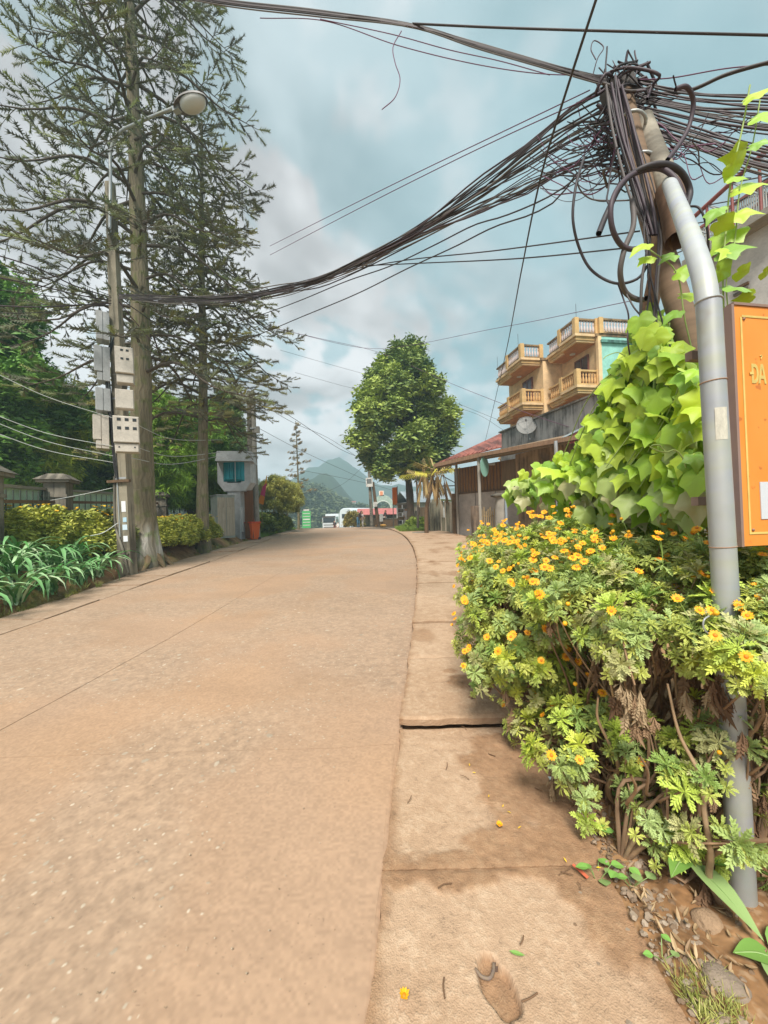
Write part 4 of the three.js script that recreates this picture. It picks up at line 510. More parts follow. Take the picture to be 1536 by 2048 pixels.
{
  // distant pole with meter box, leaning prop pole
  const d = 41, t = thing('utility_pole', 'distant dark utility pole with a pale meter box by the crest', 'utility pole', on(X(744, d), d)), H = P(736, 915, d).y - t.position.y; t.rotation.z = 0.03;
  part('shaft', taper([V(0, -0.3, 0), V(0, H * 0.5, 0), V(0, H, 0)], 0.19, 0.13, 8, 8), M.concreteD, t); part('meter_box', box(0.7, 0.95, 0.4, -0.02, P(0, 986, d).y - t.position.y, 0.3), M.white, t); part('window', box(0.5, 0.5, 0.02, -0.02, P(0, 984, d).y - t.position.y, 0.51), std([0.16, 0.17, 0.17], 0.4), t); part('crossarm', box(1.2, 0.1, 0.1, 0, H - 0.5, 0), M.woodD, t);
  const t2 = thing('utility_pole', 'short leaning dark post beside the distant pole', 'utility pole', on(X(757, d), d)); const h2 = P(748, 964, d).y - t2.position.y; part('shaft', taper([V(0, -0.3, 0), V(-0.3, h2 * 0.6, 0), V(-0.5, h2, 0)], 0.2, 0.15, 8, 8), M.woodD, t2); part('meter_box', box(0.42, 0.5, 0.3, -0.3, h2 * 0.5, 0.25), M.white, t2); part('meter_box', box(0.36, 0.8, 0.3, 0.3, h2 * 0.2, 0.25), M.white, t2);
  // orange banner
  const b = thing('banner', 'orange vertical banner on a pole left of the round tree', 'banner', on(X(792, 36), 36)); const bt = P(790, 972, 36).y - b.position.y; part('pole', cyl(0.04, 0.03, bt, 0.2, 0, 0, 8), M.woodD, b); part('cloth', quad(V(-0.28, bt - 1.75, 0.02), V(0.18, bt - 1.75, 0), V(0.18, bt - 0.1, 0), V(-0.28, bt - 0.15, 0.04), 0.015), std([0.88, 0.2, 0.015], 0.75), b); part('pole', cyl(0.045, 0.04, 2.2, -0.24, 0, 0.04, 8), M.concrete, b);
  // stone gate pillar, built of courses
  const s = thing('stone_pillar', 'squat stone-block pillar behind the round tree trunk', 'pillar', on(X(806, 34.5), 34.5)), R = rng(806); for (let r = 0; r < 6; r++) for (let c = 0; c < 2; c++) part('stone', bevel(0.42 + (r % 2 ? 0.08 : -0.08) * (c ? 1 : -1), 0.32, 0.6, 0.03, (c - 0.5) * 0.44 + (r % 2 ? 0.04 : -0.04) * (c ? -1 : 1) * -1, 0.17 + r * 0.345, 0), [M.concrete, M.wood, M.concreteD][(r * 2 + c) % 3], s); part('cap', box(1.05, 0.14, 0.75, 0, 2.14, 0), M.concrete, s);
  // roadside stall roof, low wall and heap
  const st = thing('market_stall', 'low stall with pink-red tin roof beyond the crest', 'stall', on(X(762, 52), 52)); part('roof', quad(V(-3.2, 2.05, 1.4), V(2.3, 2.0, 1.4), V(2.3, 2.85, -1.2), V(-3.2, 2.9, -1.2), 0.06), std([0.55, 0.17, 0.15], 0.6, { map: T.grain }), st); for (const x of [-3, 0, 2.1]) part('post', cyl(0.06, 0.06, 2.1, x, 0, 1.2, 6), M.wood, st); part('back_wall', box(5.2, 2.3, 0.1, -0.4, 1.1, -1.0), M.concreteD, st); part('counter', box(3.4, 0.9, 0.6, 0.6, 0.45, 0.9), M.woodD, st);
  const wl = thing('low_wall', 'low dark earth-coloured wall under the seated person', 'wall', on(X(770, 44), 44)); part('wall', box(2.9, 0.9, 0.5, 0.1, 0.4, 0), M.woodD, wl); part('coping', box(3.0, 0.08, 0.6, 0.1, 0.89, 0), M.concreteD, wl);
  [[757, 'orange sack lying left of the low wall foot'], [766, 'orange sack lying below the seated person']].forEach(([px, label], i) => { const g = new THREE.SphereGeometry(0.3, 10, 8); g.scale(1.2, 0.5, 0.8); const m = solo('sack', label, 'sack', g, std([0.6, 0.3, 0.06], 0.85), 'orange sacks'); m.position.copy(on(X(px, 42.5), 42.5, 0.1)); });
  shrub('roadside_bush', 'yellowish bush between the coach and the standing people', on(X(705, 44), 44), { seed: 890, rx: 1.1, rz: 0.8, h: 1.9, n: 500, s: 2.2, c0: [0.13, 0.13, 0.03], c1: [0.36, 0.28, 0.06] });
  // arch gate far down the road
  const a = thing('arch_gate', 'pale green arched gateway with a lantern block on top', 'gate', on(X(767, 88), 88)), am = std([0.42, 0.5, 0.44], 0.85, { map: T.grain }), S = new THREE.Shape(), gy = a.position.y, AH = P(767, 992, 88).y - gy;
  S.moveTo(-2.3, 0); S.lineTo(-2.3, AH - 1.9); S.absarc(0, AH - 2.1, 2.3, Math.PI - 0.05, 0.05, true); S.lineTo(2.3, 0); S.lineTo(1.65, 0); S.lineTo(1.65, AH - 2.9); S.absarc(0, AH - 2.9, 1.65, 0, Math.PI, false); S.lineTo(-1.65, 0); S.closePath();
  const ag = new THREE.ExtrudeGeometry(S, { depth: 1, bevelEnabled: false, curveSegments: 20 }); part('arch', ag, am, a); const rib = new THREE.TorusGeometry(1.72, 0.1, 6, 24, Math.PI); rib.translate(0, AH - 2.9, 1.03); part('arch_rib', rib, M.white, a); part('lantern_block', box(1.1, 1.2, 1, -0.3, AH + 0.55, 0.5), std([0.75, 0.6, 0.5], 0.8), a); part('lantern_core', box(0.6, 0.9, 0.06, -0.3, AH + 0.55, 1.02), std([0.7, 0.25, 0.12], 0.8), a);
}
// ---------------------------------------------------------------- truck and coach beyond the crest
{
  const glass = std([0.03, 0.04, 0.045], 0.15), wht = std([0.62, 0.66, 0.68], 0.45);
  const t = thing('truck', 'white lorry seen head-on beyond the road crest', 'truck', on(X(661, 66), 66), -0.12);
  part('cab', bevel(2.35, 2.2, 1.9, 0.14, 0, 1.75, 0), wht, t); part('windscreen', box(2.05, 0.82, 0.05, 0, 2.25, 0.96, 0, 0, -0.05), glass, t); for (let i = 0; i < 5; i++) part('grille_bar', box(1.9, 0.1, 0.05, 0, 0.85 + i * 0.2, 0.97), i % 2 ? M.dark : wht, t); part('bumper', box(2.4, 0.3, 0.3, 0, 0.52, 0.95), wht, t); part('sun_visor', box(2.2, 0.2, 0.25, 0, 2.86, 0.95), M.dark, t); part('cargo_body', box(2.4, 2.5, 5.5, 0, 2.1, -3.9), wht, t); for (const s of [-1, 1]) { part('headlight', box(0.36, 0.2, 0.05, s * 0.88, 0.72, 0.99), M.white, t); part('mirror', box(0.16, 0.45, 0.1, s * 1.34, 2.2, 0.85), M.dark, t); for (const z of [0.1, -4.6]) { const w = new THREE.CylinderGeometry(0.48, 0.48, 0.3, 16); w.rotateZ(Math.PI / 2); w.translate(s * 1.02, 0.48, z); part('wheel', w, M.black, t); } }
  const b = thing('coach', 'white round-fronted coach turned aside next to the lorry', 'coach', on(X(694, 58), 58), -0.62), S = new THREE.Shape(); S.moveTo(-1.25, 0.4); S.lineTo(1.25, 0.4); S.lineTo(1.25, 2.6); S.quadraticCurveTo(1.22, 3.35, 0.5, 3.42); S.lineTo(-0.5, 3.42); S.quadraticCurveTo(-1.22, 3.35, -1.25, 2.6); S.closePath();
  const bg = new THREE.ExtrudeGeometry(S, { depth: 5.6, bevelEnabled: true, bevelSize: 0.12, bevelThickness: 0.25, bevelSegments: 3 }); bg.translate(0, 0, -5.6); part('body', bg, std([0.6, 0.67, 0.7], 0.4), b); part('front_window', box(1.7, 0.62, 0.06, 0.1, 2.35, 0.26), glass, b); for (let i = 0; i < 3; i++) { part('side_window', box(0.06, 0.8, 1.3, -1.38, 2.2, -1.2 - i * 1.6), glass, b); } part('side_window', box(0.06, 0.8, 1.3, 1.38, 2.2, -1.2), glass, b); part('bumper', box(2.5, 0.3, 0.2, 0, 0.6, 0.3), std([0.4, 0.47, 0.5], 0.5), b); for (const s of [-1, 1]) { part('headlight', box(0.3, 0.2, 0.06, s * 0.9, 1.0, 0.27), M.white, b); for (const z of [-0.9, -4.5]) { const w = new THREE.CylinderGeometry(0.46, 0.46, 0.3, 16); w.rotateZ(Math.PI / 2); w.translate(s * 1.18, 0.46, z); part('wheel', w, M.black, b); } }
}
// ---------------------------------------------------------------- people by the crest
{
  const mat = new THREE.MeshStandardMaterial({ color: 0xffffff, roughness: 0.85, vertexColors: true }), skin = [0.42, 0.24, 0.15], hair = [0.02, 0.015, 0.012];
  function person(label, base, turn, bones, scale = 1) {
    const res = 72, mc = new MarchingCubes(res, mat, false, false, 60000); mc.isolation = 0; const h = 1.05, seg = bones.map(b => ({ a: V(b[0], b[1], b[2]), b: V(b[3], b[4], b[5]), r0: b[6], r1: b[7], c: b[8] }));
    const dist = (s, p) => { const ab = s.b.clone().sub(s.a), t = clamp(p.clone().sub(s.a).dot(ab) / Math.max(1e-6, ab.lengthSq())); return p.distanceTo(s.a.clone().addScaledVector(ab, t)) - lerp(s.r0, s.r1, t); };
    const ax = seg.map(s => [s.a.x, s.a.y, s.a.z, s.b.x - s.a.x, s.b.y - s.a.y, s.b.z - s.a.z, s.r0, s.r1]).map(e => [...e, e[3] * e[3] + e[4] * e[4] + e[5] * e[5] || 1e-6]);
    for (let k = 0; k < res; k++) for (let j = 0; j < res; j++) for (let i = 0; i < res; i++) { const x = (i / res * 2 - 1) * h, y = (j / res * 2 - 1) * h + 0.85, z = (k / res * 2 - 1) * h; let e = 0; for (const s of ax) { const qx = x - s[0], qy = y - s[1], qz = z - s[2], t = clamp((qx * s[3] + qy * s[4] + qz * s[5]) / s[8]), dd = Math.hypot(qx - s[3] * t, qy - s[4] * t, qz - s[5] * t) - lerp(s[6], s[7], t); e += Math.exp(-36 * dd); } mc.field[i + j * res + k * res * res] = Math.log(Math.max(e, 1e-30)) / 36; }
    mc.update(); const n = mc.count, src = mc.positionArray || mc.geometry.attributes.position.array, nor = mc.normalArray || mc.geometry.attributes.normal.array, pos = new Float32Array(n * 3), nn = new Float32Array(n * 3), cl = new Float32Array(n * 3), v = V();
    for (let i = 0; i < n; i++) { v.set(src[3 * i] * h, src[3 * i + 1] * h + 0.85, src[3 * i + 2] * h); let best = 1e9, c = skin; for (const s of seg) { const q = dist(s, v); if (q < best) { best = q; c = s.c; } } pos.set([v.x, v.y, v.z], 3 * i); nn.set([nor[3 * i], nor[3 * i + 1], nor[3 * i + 2]], 3 * i); cl.set(c, 3 * i); }
    const g = new THREE.BufferGeometry(); g.setAttribute('position', new THREE.BufferAttribute(pos, 3)); g.setAttribute('normal', new THREE.BufferAttribute(nn, 3)); g.setAttribute('color', new THREE.BufferAttribute(cl, 3)); g.computeVertexNormals();
    const m = solo('person', label, 'person', g, mat); m.position.copy(base); m.rotation.y = turn; m.scale.setScalar(scale); return m;
  }
  const stand = (top, bot, o = {}) => { const bend = o.bend || 0, sx = 0, hy = 0.92, s = (y, z) => [sx, hy + Math.cos(bend) * y, Math.sin(bend) * y + (z || 0)], ch = s(0.42), nk = s(0.55), hd = s(0.7), b = [];
    for (const q of [-1, 1]) { b.push([q * 0.09, hy, 0, q * 0.1, 0.5, 0.03 + q * 0.05, 0.1, 0.07, bot], [q * 0.1, 0.5, 0.03 + q * 0.05, q * 0.1, 0.08, q * 0.06, 0.065, 0.045, bot], [q * 0.1, 0.05, q * 0.06, q * 0.12, 0.035, q * 0.06 + 0.14, 0.045, 0.035, [0.05, 0.04, 0.04]]);
      const sh_ = [q * 0.19, ch[1] + 0.08, ch[2]], el = [q * 0.25, ch[1] - 0.2, ch[2] + 0.06 + (o.reach || 0) * 0.15], ha = [q * 0.2, ch[1] - 0.4 + (o.reach || 0) * 0.1, ch[2] + 0.14 + (o.reach || 0) * 0.25]; b.push([...sh_, ...el, 0.055, 0.045, top], [...el, ...ha, 0.04, 0.03, o.long ? top : skin], [...ha, ha[0], ha[1] - 0.08, ha[2] + 0.03, 0.035, 0.018, skin]); }
    b.push([sx, hy, 0, ...ch, 0.14, 0.16, top], [-0.12, ch[1] + 0.06, ch[2], 0.12, ch[1] + 0.06, ch[2], 0.1, 0.1, top], [...ch, ...nk, 0.09, 0.05, skin], [hd[0], hd[1], hd[2] + 0.02, hd[0], hd[1] - 0.05, hd[2] + 0.03, 0.095, 0.075, skin], [hd[0], hd[1] + 0.04, hd[2] - 0.03, hd[0], hd[1] - 0.03, hd[2] - 0.05, 0.1, 0.08, hair], [hd[0], hd[1] - 0.01, hd[2] + 0.1, hd[0], hd[1] - 0.03, hd[2] + 0.115, 0.018, 0.02, skin]); return b; };
  person('person in dark top and blue trousers bending forward by the crest', on(X(716, 41), 41), 1.35, stand([0.05, 0.03, 0.03], [0.05, 0.13, 0.2], { bend: 0.6, reach: 1, long: true }), 1.08);
  person('person in patterned pale clothes next to the bending figure', on(X(725.5, 41), 41), -0.9, stand([0.4, 0.36, 0.34], [0.35, 0.33, 0.32], { bend: 0.15 }), 0.92);
  person('small standing person in dark red in front of the lorry', on(X(669, 59), 59), 0.4, stand([0.05, 0.03, 0.03], [0.2, 0.04, 0.03]), 1.0);
  person('small person in white top and red trousers by the coach', on(X(675.5, 59), 59), -0.3, stand([0.7, 0.68, 0.66], [0.32, 0.06, 0.05]), 0.85);
  const sit = stand([0.05, 0.035, 0.035], [0.5, 0.5, 0.48]).map(b => b.slice()); // seated: thighs forward, shanks down
  for (let i = 0; i < 2; i++) { const q = i ? 1 : -1, o = i * 6; sit[o] = [q * 0.1, 0.92, 0, q * 0.12, 0.95, 0.4, 0.1, 0.07, [0.4, 0.4, 0.4]]; sit[o + 1] = [q * 0.12, 0.95, 0.4, q * 0.12, 0.52, 0.46, 0.065, 0.045, skin]; sit[o + 2] = [q * 0.12, 0.48, 0.46, q * 0.13, 0.46, 0.58, 0.045, 0.035, [0.05, 0.04, 0.04]]; }
  const pb = on(X(771, 44), 44); person('person in dark shirt seated on the low wall by the stall', V(pb.x, pb.y + 0.11, pb.z + 0.12), -1.25, sit, 1.0);
  person('person in white shirt half hidden by the round tree trunk', on(X(812.5, 33.6), 33.6), 0.3, stand([0.68, 0.7, 0.76], [0.5, 0.48, 0.46]), 1.0);
}
// ---------------------------------------------------------------- orange and teal house with balustraded balconies
{
  const oc = P(1195, 645, 22), gy = groundY(oc.x, oc.z), t = thing('balcony_house', 'three-storey orange house with teal side wall and balustraded balconies', 'house', V(oc.x, gy, -22), 0.17);
  const lv = py => P(1143, py, 22).y - gy, RT = lv(645), ST = lv(645) - lv(747);          // roof rail top, storey height
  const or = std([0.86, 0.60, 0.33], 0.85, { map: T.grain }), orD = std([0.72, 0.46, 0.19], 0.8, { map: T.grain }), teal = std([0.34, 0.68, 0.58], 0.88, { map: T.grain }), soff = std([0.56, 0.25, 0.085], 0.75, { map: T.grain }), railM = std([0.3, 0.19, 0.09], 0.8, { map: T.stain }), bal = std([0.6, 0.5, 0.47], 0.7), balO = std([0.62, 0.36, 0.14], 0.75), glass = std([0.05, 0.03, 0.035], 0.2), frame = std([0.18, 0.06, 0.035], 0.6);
  const prof = [[0.025, 0], [0.05, 0.04], [0.075, 0.16], [0.05, 0.3], [0.03, 0.38], [0.06, 0.46], [0.03, 0.54], [0.045, 0.62]].map(a => new THREE.Vector2(...a)), lathe = new THREE.LatheGeometry(prof, 7);
  // one straight run of balustrade from a to b at height y
  function balustrade(a, b, y, mat, dark) {
    const L = a.distanceTo(b), n = Math.max(2, Math.round(L / 0.19)), g = [], h = 0.62, up_ = q => V(q.x, y + q.y, q.z);
    const r = part('balustrade', beam(up_(V(a.x, 0.83, a.z)), up_(V(b.x, 0.83, b.z)), 0.2, 0.1), dark, t); part('base_rail', beam(up_(V(a.x, 0.05, a.z)), up_(V(b.x, 0.05, b.z)), 0.2, 0.1), dark, r);
    for (let i = 1; i < n; i++) { const p = a.clone().lerp(b, i / n), m = part('baluster', lathe, mat, r); m.position.set(p.x, y + 0.12, p.z); m.scale.set(1, 1.06, 1); }
    part('pier', [box(0.26, 0.92, 0.26, a.x, y + 0.46, a.z)], orD, t);
  }
  // wall blocks: A (near, x >= 0), B (staggered 1.35 m towards the road)
  const H = RT - 0.88, A0 = 0, A1 = -3.4, B1 = -8, BX = -1.35;
  part('wall', box(5.2, H, 3.38, 2.62, H / 2, -1.72), or, t); part('wall', box(6.2, H, 4.55, 1.78, H / 2, -5.72), or, t);
  part('side_wall', box(5.24, H + 0.02, 0.1, 2.66, H / 2, 0.03), teal, t); part('side_cornice', box(5.3, 0.16, 0.24, 2.69, H - 0.3, 0.1), std([0.12, 0.3, 0.26], 0.9, { map: T.stain }), t); part('corner_column', box(0.22, H, 0.2, 0.0, H / 2, 0.02), or, t);
  part('roof_slab', box(5.6, 0.16, 3.6, 2.6, H + 0.08, -1.7), railM, t); part('roof_slab', box(6.6, 0.16, 4.7, 1.8, H + 0.09, -5.75), railM, t);
  part('stair_tower', box(2.2, 1.9, 2.4, 3.2, H + 1.1, -4), or, t);
  balustrade(V(0.1, 0, 0.05), V(5.2, 0, 0.05), H + 0.16, bal, railM);
  // balconies: [wall x, z near, z far, deck height, chamfer side]
  for (const [wx, z0, z1, out] of [[0, 0, -3.38, 1.45], [BX, -3.46, -7.75, 1.5]]) for (let f = 0; f < 3; f++) {
    const deck = H + 0.16 - f * ST, x0 = wx, x1 = wx - out, zm = lerp(z0, z1, 0.45), x2 = x1 + 0.32, low = f === 0 ? bal : f === 1 ? balO : balO;
    const S = new THREE.Shape([[x0, -z0], [x1, -z0], [x1, -zm + 0.0], [x2, -zm - 0.3], [x2, -z1], [x0, -z1]].map(q => new THREE.Vector2(...q)));
    const slab = (inset, y0, th, mat, nm) => { const s = new THREE.Shape([[x0, -z0 + inset], [x1 + inset, -z0 + inset], [x1 + inset, -zm], [x2 + inset, -zm + 0.3], [x2 + inset, -z1 - inset], [x0, -z1 - inset]].map(q => new THREE.Vector2(...q))); const g = new THREE.ExtrudeGeometry(s, { depth: th, bevelEnabled: false }); g.rotateX(-Math.PI / 2); g.translate(0, y0, 0); part(nm, uvm(g), mat, t); };
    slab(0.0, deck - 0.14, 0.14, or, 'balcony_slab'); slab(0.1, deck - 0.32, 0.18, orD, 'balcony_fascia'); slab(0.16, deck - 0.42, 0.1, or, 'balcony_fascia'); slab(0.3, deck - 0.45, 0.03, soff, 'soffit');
    const g2 = new THREE.CylinderGeometry(0.16, 0.16, 0.04, 16); g2.translate((x0 + x1) / 2 + 0.3, deck - 0.47, (z0 + z1) / 2); part('ceiling_lamp', g2, M.white, t);
    const e = 0.13, pts = [V(x0 - 0.02, 0, z0 - e), V(x1 + e, 0, z0 - e), V(x1 + e, 0, zm), V(x2 + e, 0, zm - 0.3), V(x2 + e, 0, z1 + e)];
    for (let i = 0; i < 4; i++) balustrade(pts[i], pts[i + 1], deck, low, f ? orD : railM);
    if (f > 0) { const y = deck + 1.05, zc = lerp(z0, z1, 0.42); part('door', [box(0.05, 2.0, 1.1, wx - 0.03, y, zc)], glass, t); part('door_frame', [box(0.08, 2.1, 0.08, wx - 0.03, y, zc - 0.58), box(0.08, 2.1, 0.08, wx - 0.03, y, zc + 0.58), box(0.08, 0.08, 1.24, wx - 0.03, y + 1.05, zc), box(0.07, 2.0, 0.05, wx - 0.05, y, zc)], frame, t); }
  }
  for (const [x, z] of [[-1.2, -0.2], [-2.7, -4], [0, -3.2], [-2.4, -7.6]]) part('rebar', cyl(0.012, 0.012, 0.9, x, H + 1.05, z, 5), M.dark, t);
}
// ---------------------------------------------------------------- stained wall, dish, shed with porch
{
  const a = P(1246, 768, 13.6), b = P(1000, 866, 25.6), w = thing('stained_wall', 'tall grey concrete wall with black weather stains below the orange house', 'wall', V(0, 0, 0)), wm = std([0.42, 0.41, 0.4], 0.95, { map: T.stain, bumpMap: T.bump, bumpScale: 0.01 });
  const gz = 0.3; part('wall', quad(V(a.x, gz, a.z), V(a.x, a.y, a.z), V(b.x, b.y, b.z), V(b.x, gz, b.z), 0.22), wm, w); part('coping', beam(V(a.x + 0.06, a.y + 0.03, a.z), V(b.x + 0.06, b.y + 0.03, b.z), 0.34, 0.08), M.concreteD, w);
  part('end_wall', quad(V(a.x, gz, a.z), V(a.x + 3, gz, a.z - 0.2), V(a.x + 3, a.y, a.z - 0.2), V(a.x, a.y, a.z), 0.2), wm, w);
  const dp = P(1053, 853, 20.6), ds = thing('satellite_dish', 'grey mesh satellite dish on the stained wall', 'satellite dish', dp); ds.rotation.set(-0.5, -0.35, 0);
  const pr = []; for (let i = 0; i <= 10; i++) { const r = 0.5 * i / 10; pr.push(new THREE.Vector2(r + 0.001, 0.45 * r * r)); } const dg = new THREE.LatheGeometry(pr, 28); dg.rotateX(Math.PI / 2); dg.scale(1, 1.15, 1); const dm = std([0.24, 0.235, 0.22], 0.6, { map: T.grain, metalness: 0.2 }); dm.side = THREE.DoubleSide; part('dish', dg, dm, ds); part('rim', new THREE.TorusGeometry(0.5, 0.016, 6, 28).scale(1, 1.15, 1).translate(0, 0, 0.11), dm, ds); for (let i = 0; i < 3; i++) { const q = i * 2.094 + 0.5; part('feed_arm', tube([V(Math.cos(q) * 0.47, Math.sin(q) * 0.52, 0.1), V(0, 0, 0.5)], 0.012, 3, 5), M.galv, ds); } part('feed_horn', cyl(0.04, 0.05, 0.12, 0, -0.04, 0.5, 8), M.dark, ds); part('mast', tube([V(0, 0, -0.02), V(0.02, -0.2, -0.25), V(0.02, -0.75, -0.2)], 0.03, 8, 6), M.galv, ds);
}
{
  const t = thing('porch_shed', 'weathered roadside shed with porch roof and woven bamboo panels', 'shed', V(0, 0, 0));
  const W0 = on(X(912, 23.2), 23.2), W1 = on(X(1035, 19.6), 19.6), W2 = on(X(1190, 15), 15), at = (k, y) => { const q = k < 0.5 ? W0.clone().lerp(W1, k * 2) : W1.clone().lerp(W2, k * 2 - 1); return V(q.x, y, q.z); };
  const top = P(912, 938, 23.2).y, half = P(912, 989, 23.2).y, gz = 0.35, grey = std([0.55, 0.51, 0.47], 0.92, { map: T.grain }), bam = std([0.34, 0.175, 0.055], 0.75, { map: T.wood }), tan = std([0.5, 0.36, 0.22], 0.9, { map: T.stain });
  const Q = (k0, k1, y0, y1, th, m, nm, off = 0) => { const n = V(W1.z - W0.z, 0, W0.x - W1.x).normalize().multiplyScalar(off), a = at(k0, y0).add(n), b = at(k1, y0).add(n); part(nm, quad(a, b, V(b.x, y1, b.z), V(a.x, y1, a.z), th), m, t); };
  for (let i = 0; i < 3; i++) Q(0.02 + i * 0.165, 0.02 + (i + 1) * 0.165 - 0.006, gz, half, 0.12, grey, 'concrete_panel');
  const nS = 44; for (let i = 0; i < nS; i++) { const k = 0.02 + 0.38 * i / nS; if (i % 22 < 1) continue; Q(k, k + 0.38 / nS * 0.9, half + 0.06, top, 0.03, i % 3 ? bam : M.woodD, 'bamboo_slat', 0.012 * (i % 2)); }
  Q(0.4, 0.5, half, top, 0.1, M.wood, 'plank_wall'); Q(0.5, 0.98, gz, top + 0.2, 0.12, tan, 'rendered_wall'); part('back_sheet', quad(at(0.02, half).add(V(0.12, 0, -0.05)), at(0.42, half).add(V(0.12, 0, -0.05)), at(0.42, top).add(V(0.12, 0, -0.05)), at(0.02, top).add(V(0.12, 0, -0.05)), 0.04), M.woodD, t);
  part('end_wall', quad(V(W0.x + 0.05, gz, W0.z), V(W0.x + 2.6, gz, W0.z - 1.6), V(W0.x + 2.6, top, W0.z - 1.6), V(W0.x + 0.05, top, W0.z), 0.1), M.woodD, t);
  part('sill_beam', beam(at(0.01, half + 0.03), at(0.42, half + 0.03), 0.16, 0.09), M.woodD, t);
  part('corner_post', bevel(0.34, half - gz + 0.1, 0.34, 0.02, W0.x - 0.05, (half + gz) / 2, W0.z + 0.1), std([0.2, 0.12, 0.055], 0.9, { map: T.stain }), t);
  // porch roof: eave towards the road, edge drooping
  const eL = P(868, 929, 21.2), eM = P(957, 908, 18.6), eR = P(1165, 869, 13.8), bL = at(0.0, top + 0.62).add(V(0.5, 0, -0.4)), bM = at(0.5, top + 0.55).add(V(0.4, 0, -0.2)), bR = at(0.98, top + 0.5).add(V(0.4, 0, -0.2)), rm = std([0.3, 0.2, 0.12], 0.85, { map: T.stain });
  part('porch_roof', [quad(eL, eM, bM, bL, 0.05), quad(eM, eR, bR, bM, 0.05)], rm, t);
  for (let i = 0; i <= 12; i++) { const k = i / 12, e = k < 0.5 ? eL.clone().lerp(eM, k * 2) : eM.clone().lerp(eR, k * 2 - 1), bk = k < 0.5 ? bL.clone().lerp(bM, k * 2) : bM.clone().lerp(bR, k * 2 - 1); part('rafter', beam(e.clone().add(V(0, -0.1, 0)), bk.clone().add(V(0, -0.12, 0)), 0.07, 0.1), i % 3 ? M.wood : M.woodD, t); }
  for (const k of [0.06, 0.4, 0.75]) part('purlin', [beam(eL.clone().lerp(bL, k).add(V(0, -0.2, 0)), eM.clone().lerp(bM, k).add(V(0, -0.2, 0)), 0.09, 0.1), beam(eM.clone().lerp(bM, k).add(V(0, -0.2, 0)), eR.clone().lerp(bR, k).add(V(0, -0.2, 0)), 0.09, 0.1)], M.wood, t);
  part('fascia', [beam(eL.clone().add(V(0, -0.06, 0.03)), eM.clone().add(V(0, -0.06, 0.03)), 0.04, 0.2), beam(eM.clone().add(V(0, -0.06, 0.03)), eR.clone().add(V(0, -0.06, 0.03)), 0.04, 0.17)], std([0.3, 0.19, 0.12], 0.85, { map: T.wood }), t);
  // red tin roof behind the porch
  const red = std([0.36, 0.12, 0.09], 0.6, { map: T.stain }), r0 = P(874, 926, 21.3), r1 = P(1003, 893, 19.2), r2 = P(1003, 866, 22.4), r3 = P(938, 903, 24);
  part('red_roof', quad(r0, r1, r2, r3, 0.05), red, t); for (let i = 1; i < 14; i++) { const k = i / 14; part('roof_rib', beam(r0.clone().lerp(r1, k).add(V(0, 0.03, 0)), r3.clone().lerp(r2, k).add(V(0, 0.03, 0)), 0.05, 0.04), red, t); }
  const s0 = P(1105, 889, 15.2), s1 = P(1240, 872, 12.2), s2 = P(1252, 822, 13.5), s3 = P(1165, 856, 17); part('red_roof', quad(s0, s1, s2, s3, 0.05), std([0.55, 0.13, 0.13], 0.6, { map: T.stain }), t); part('flashing', beam(s0.clone().add(V(0, 0.05, 0)), s2.clone().add(V(-0.05, 0.1, 0)), 0.2, 0.06), std([0.42, 0.52, 0.56], 0.5, { map: T.grain }), t);
  // posts carrying the eave
  const pst = (px, d, mat, r, yTop) => { const q = on(X(px, d), d); part('post', cyl(r, r, yTop - q.y, q.x, q.y, q.z, 8), mat, t); };
  pst(916, 22.6, M.concrete, 0.075, P(916, 925, 22.6).y); pst(961, 18.8, M.concrete, 0.08, P(957, 912, 18.8).y); pst(1117, 14.6, M.galv, 0.07, P(1115, 882, 14.6).y);
  const sg = thing('road_sign', 'small pale green oval sign on the porch post', 'sign', P(969, 933, 18.5), 0.5); const cg = new THREE.CylinderGeometry(0.5, 0.5, 0.03, 24); cg.rotateX(Math.PI / 2); cg.scale(0.52, 0.98, 1); part('plate', cg, std([0.2, 0.38, 0.3], 0.6), sg); part('bracket', box(0.34, 0.03, 0.05, -0.2, 0.1, -0.04), M.galv, sg);
  const st = thing('strip_lamp', 'white strip lamp under the porch roof, unlit', 'lamp', P(982, 929, 18.9), 0.2); part('tube', box(0.4, 0.07, 0.07), M.white, st); part('holder', box(0.44, 0.03, 0.1, 0, 0.05, 0), M.galv, st);
}
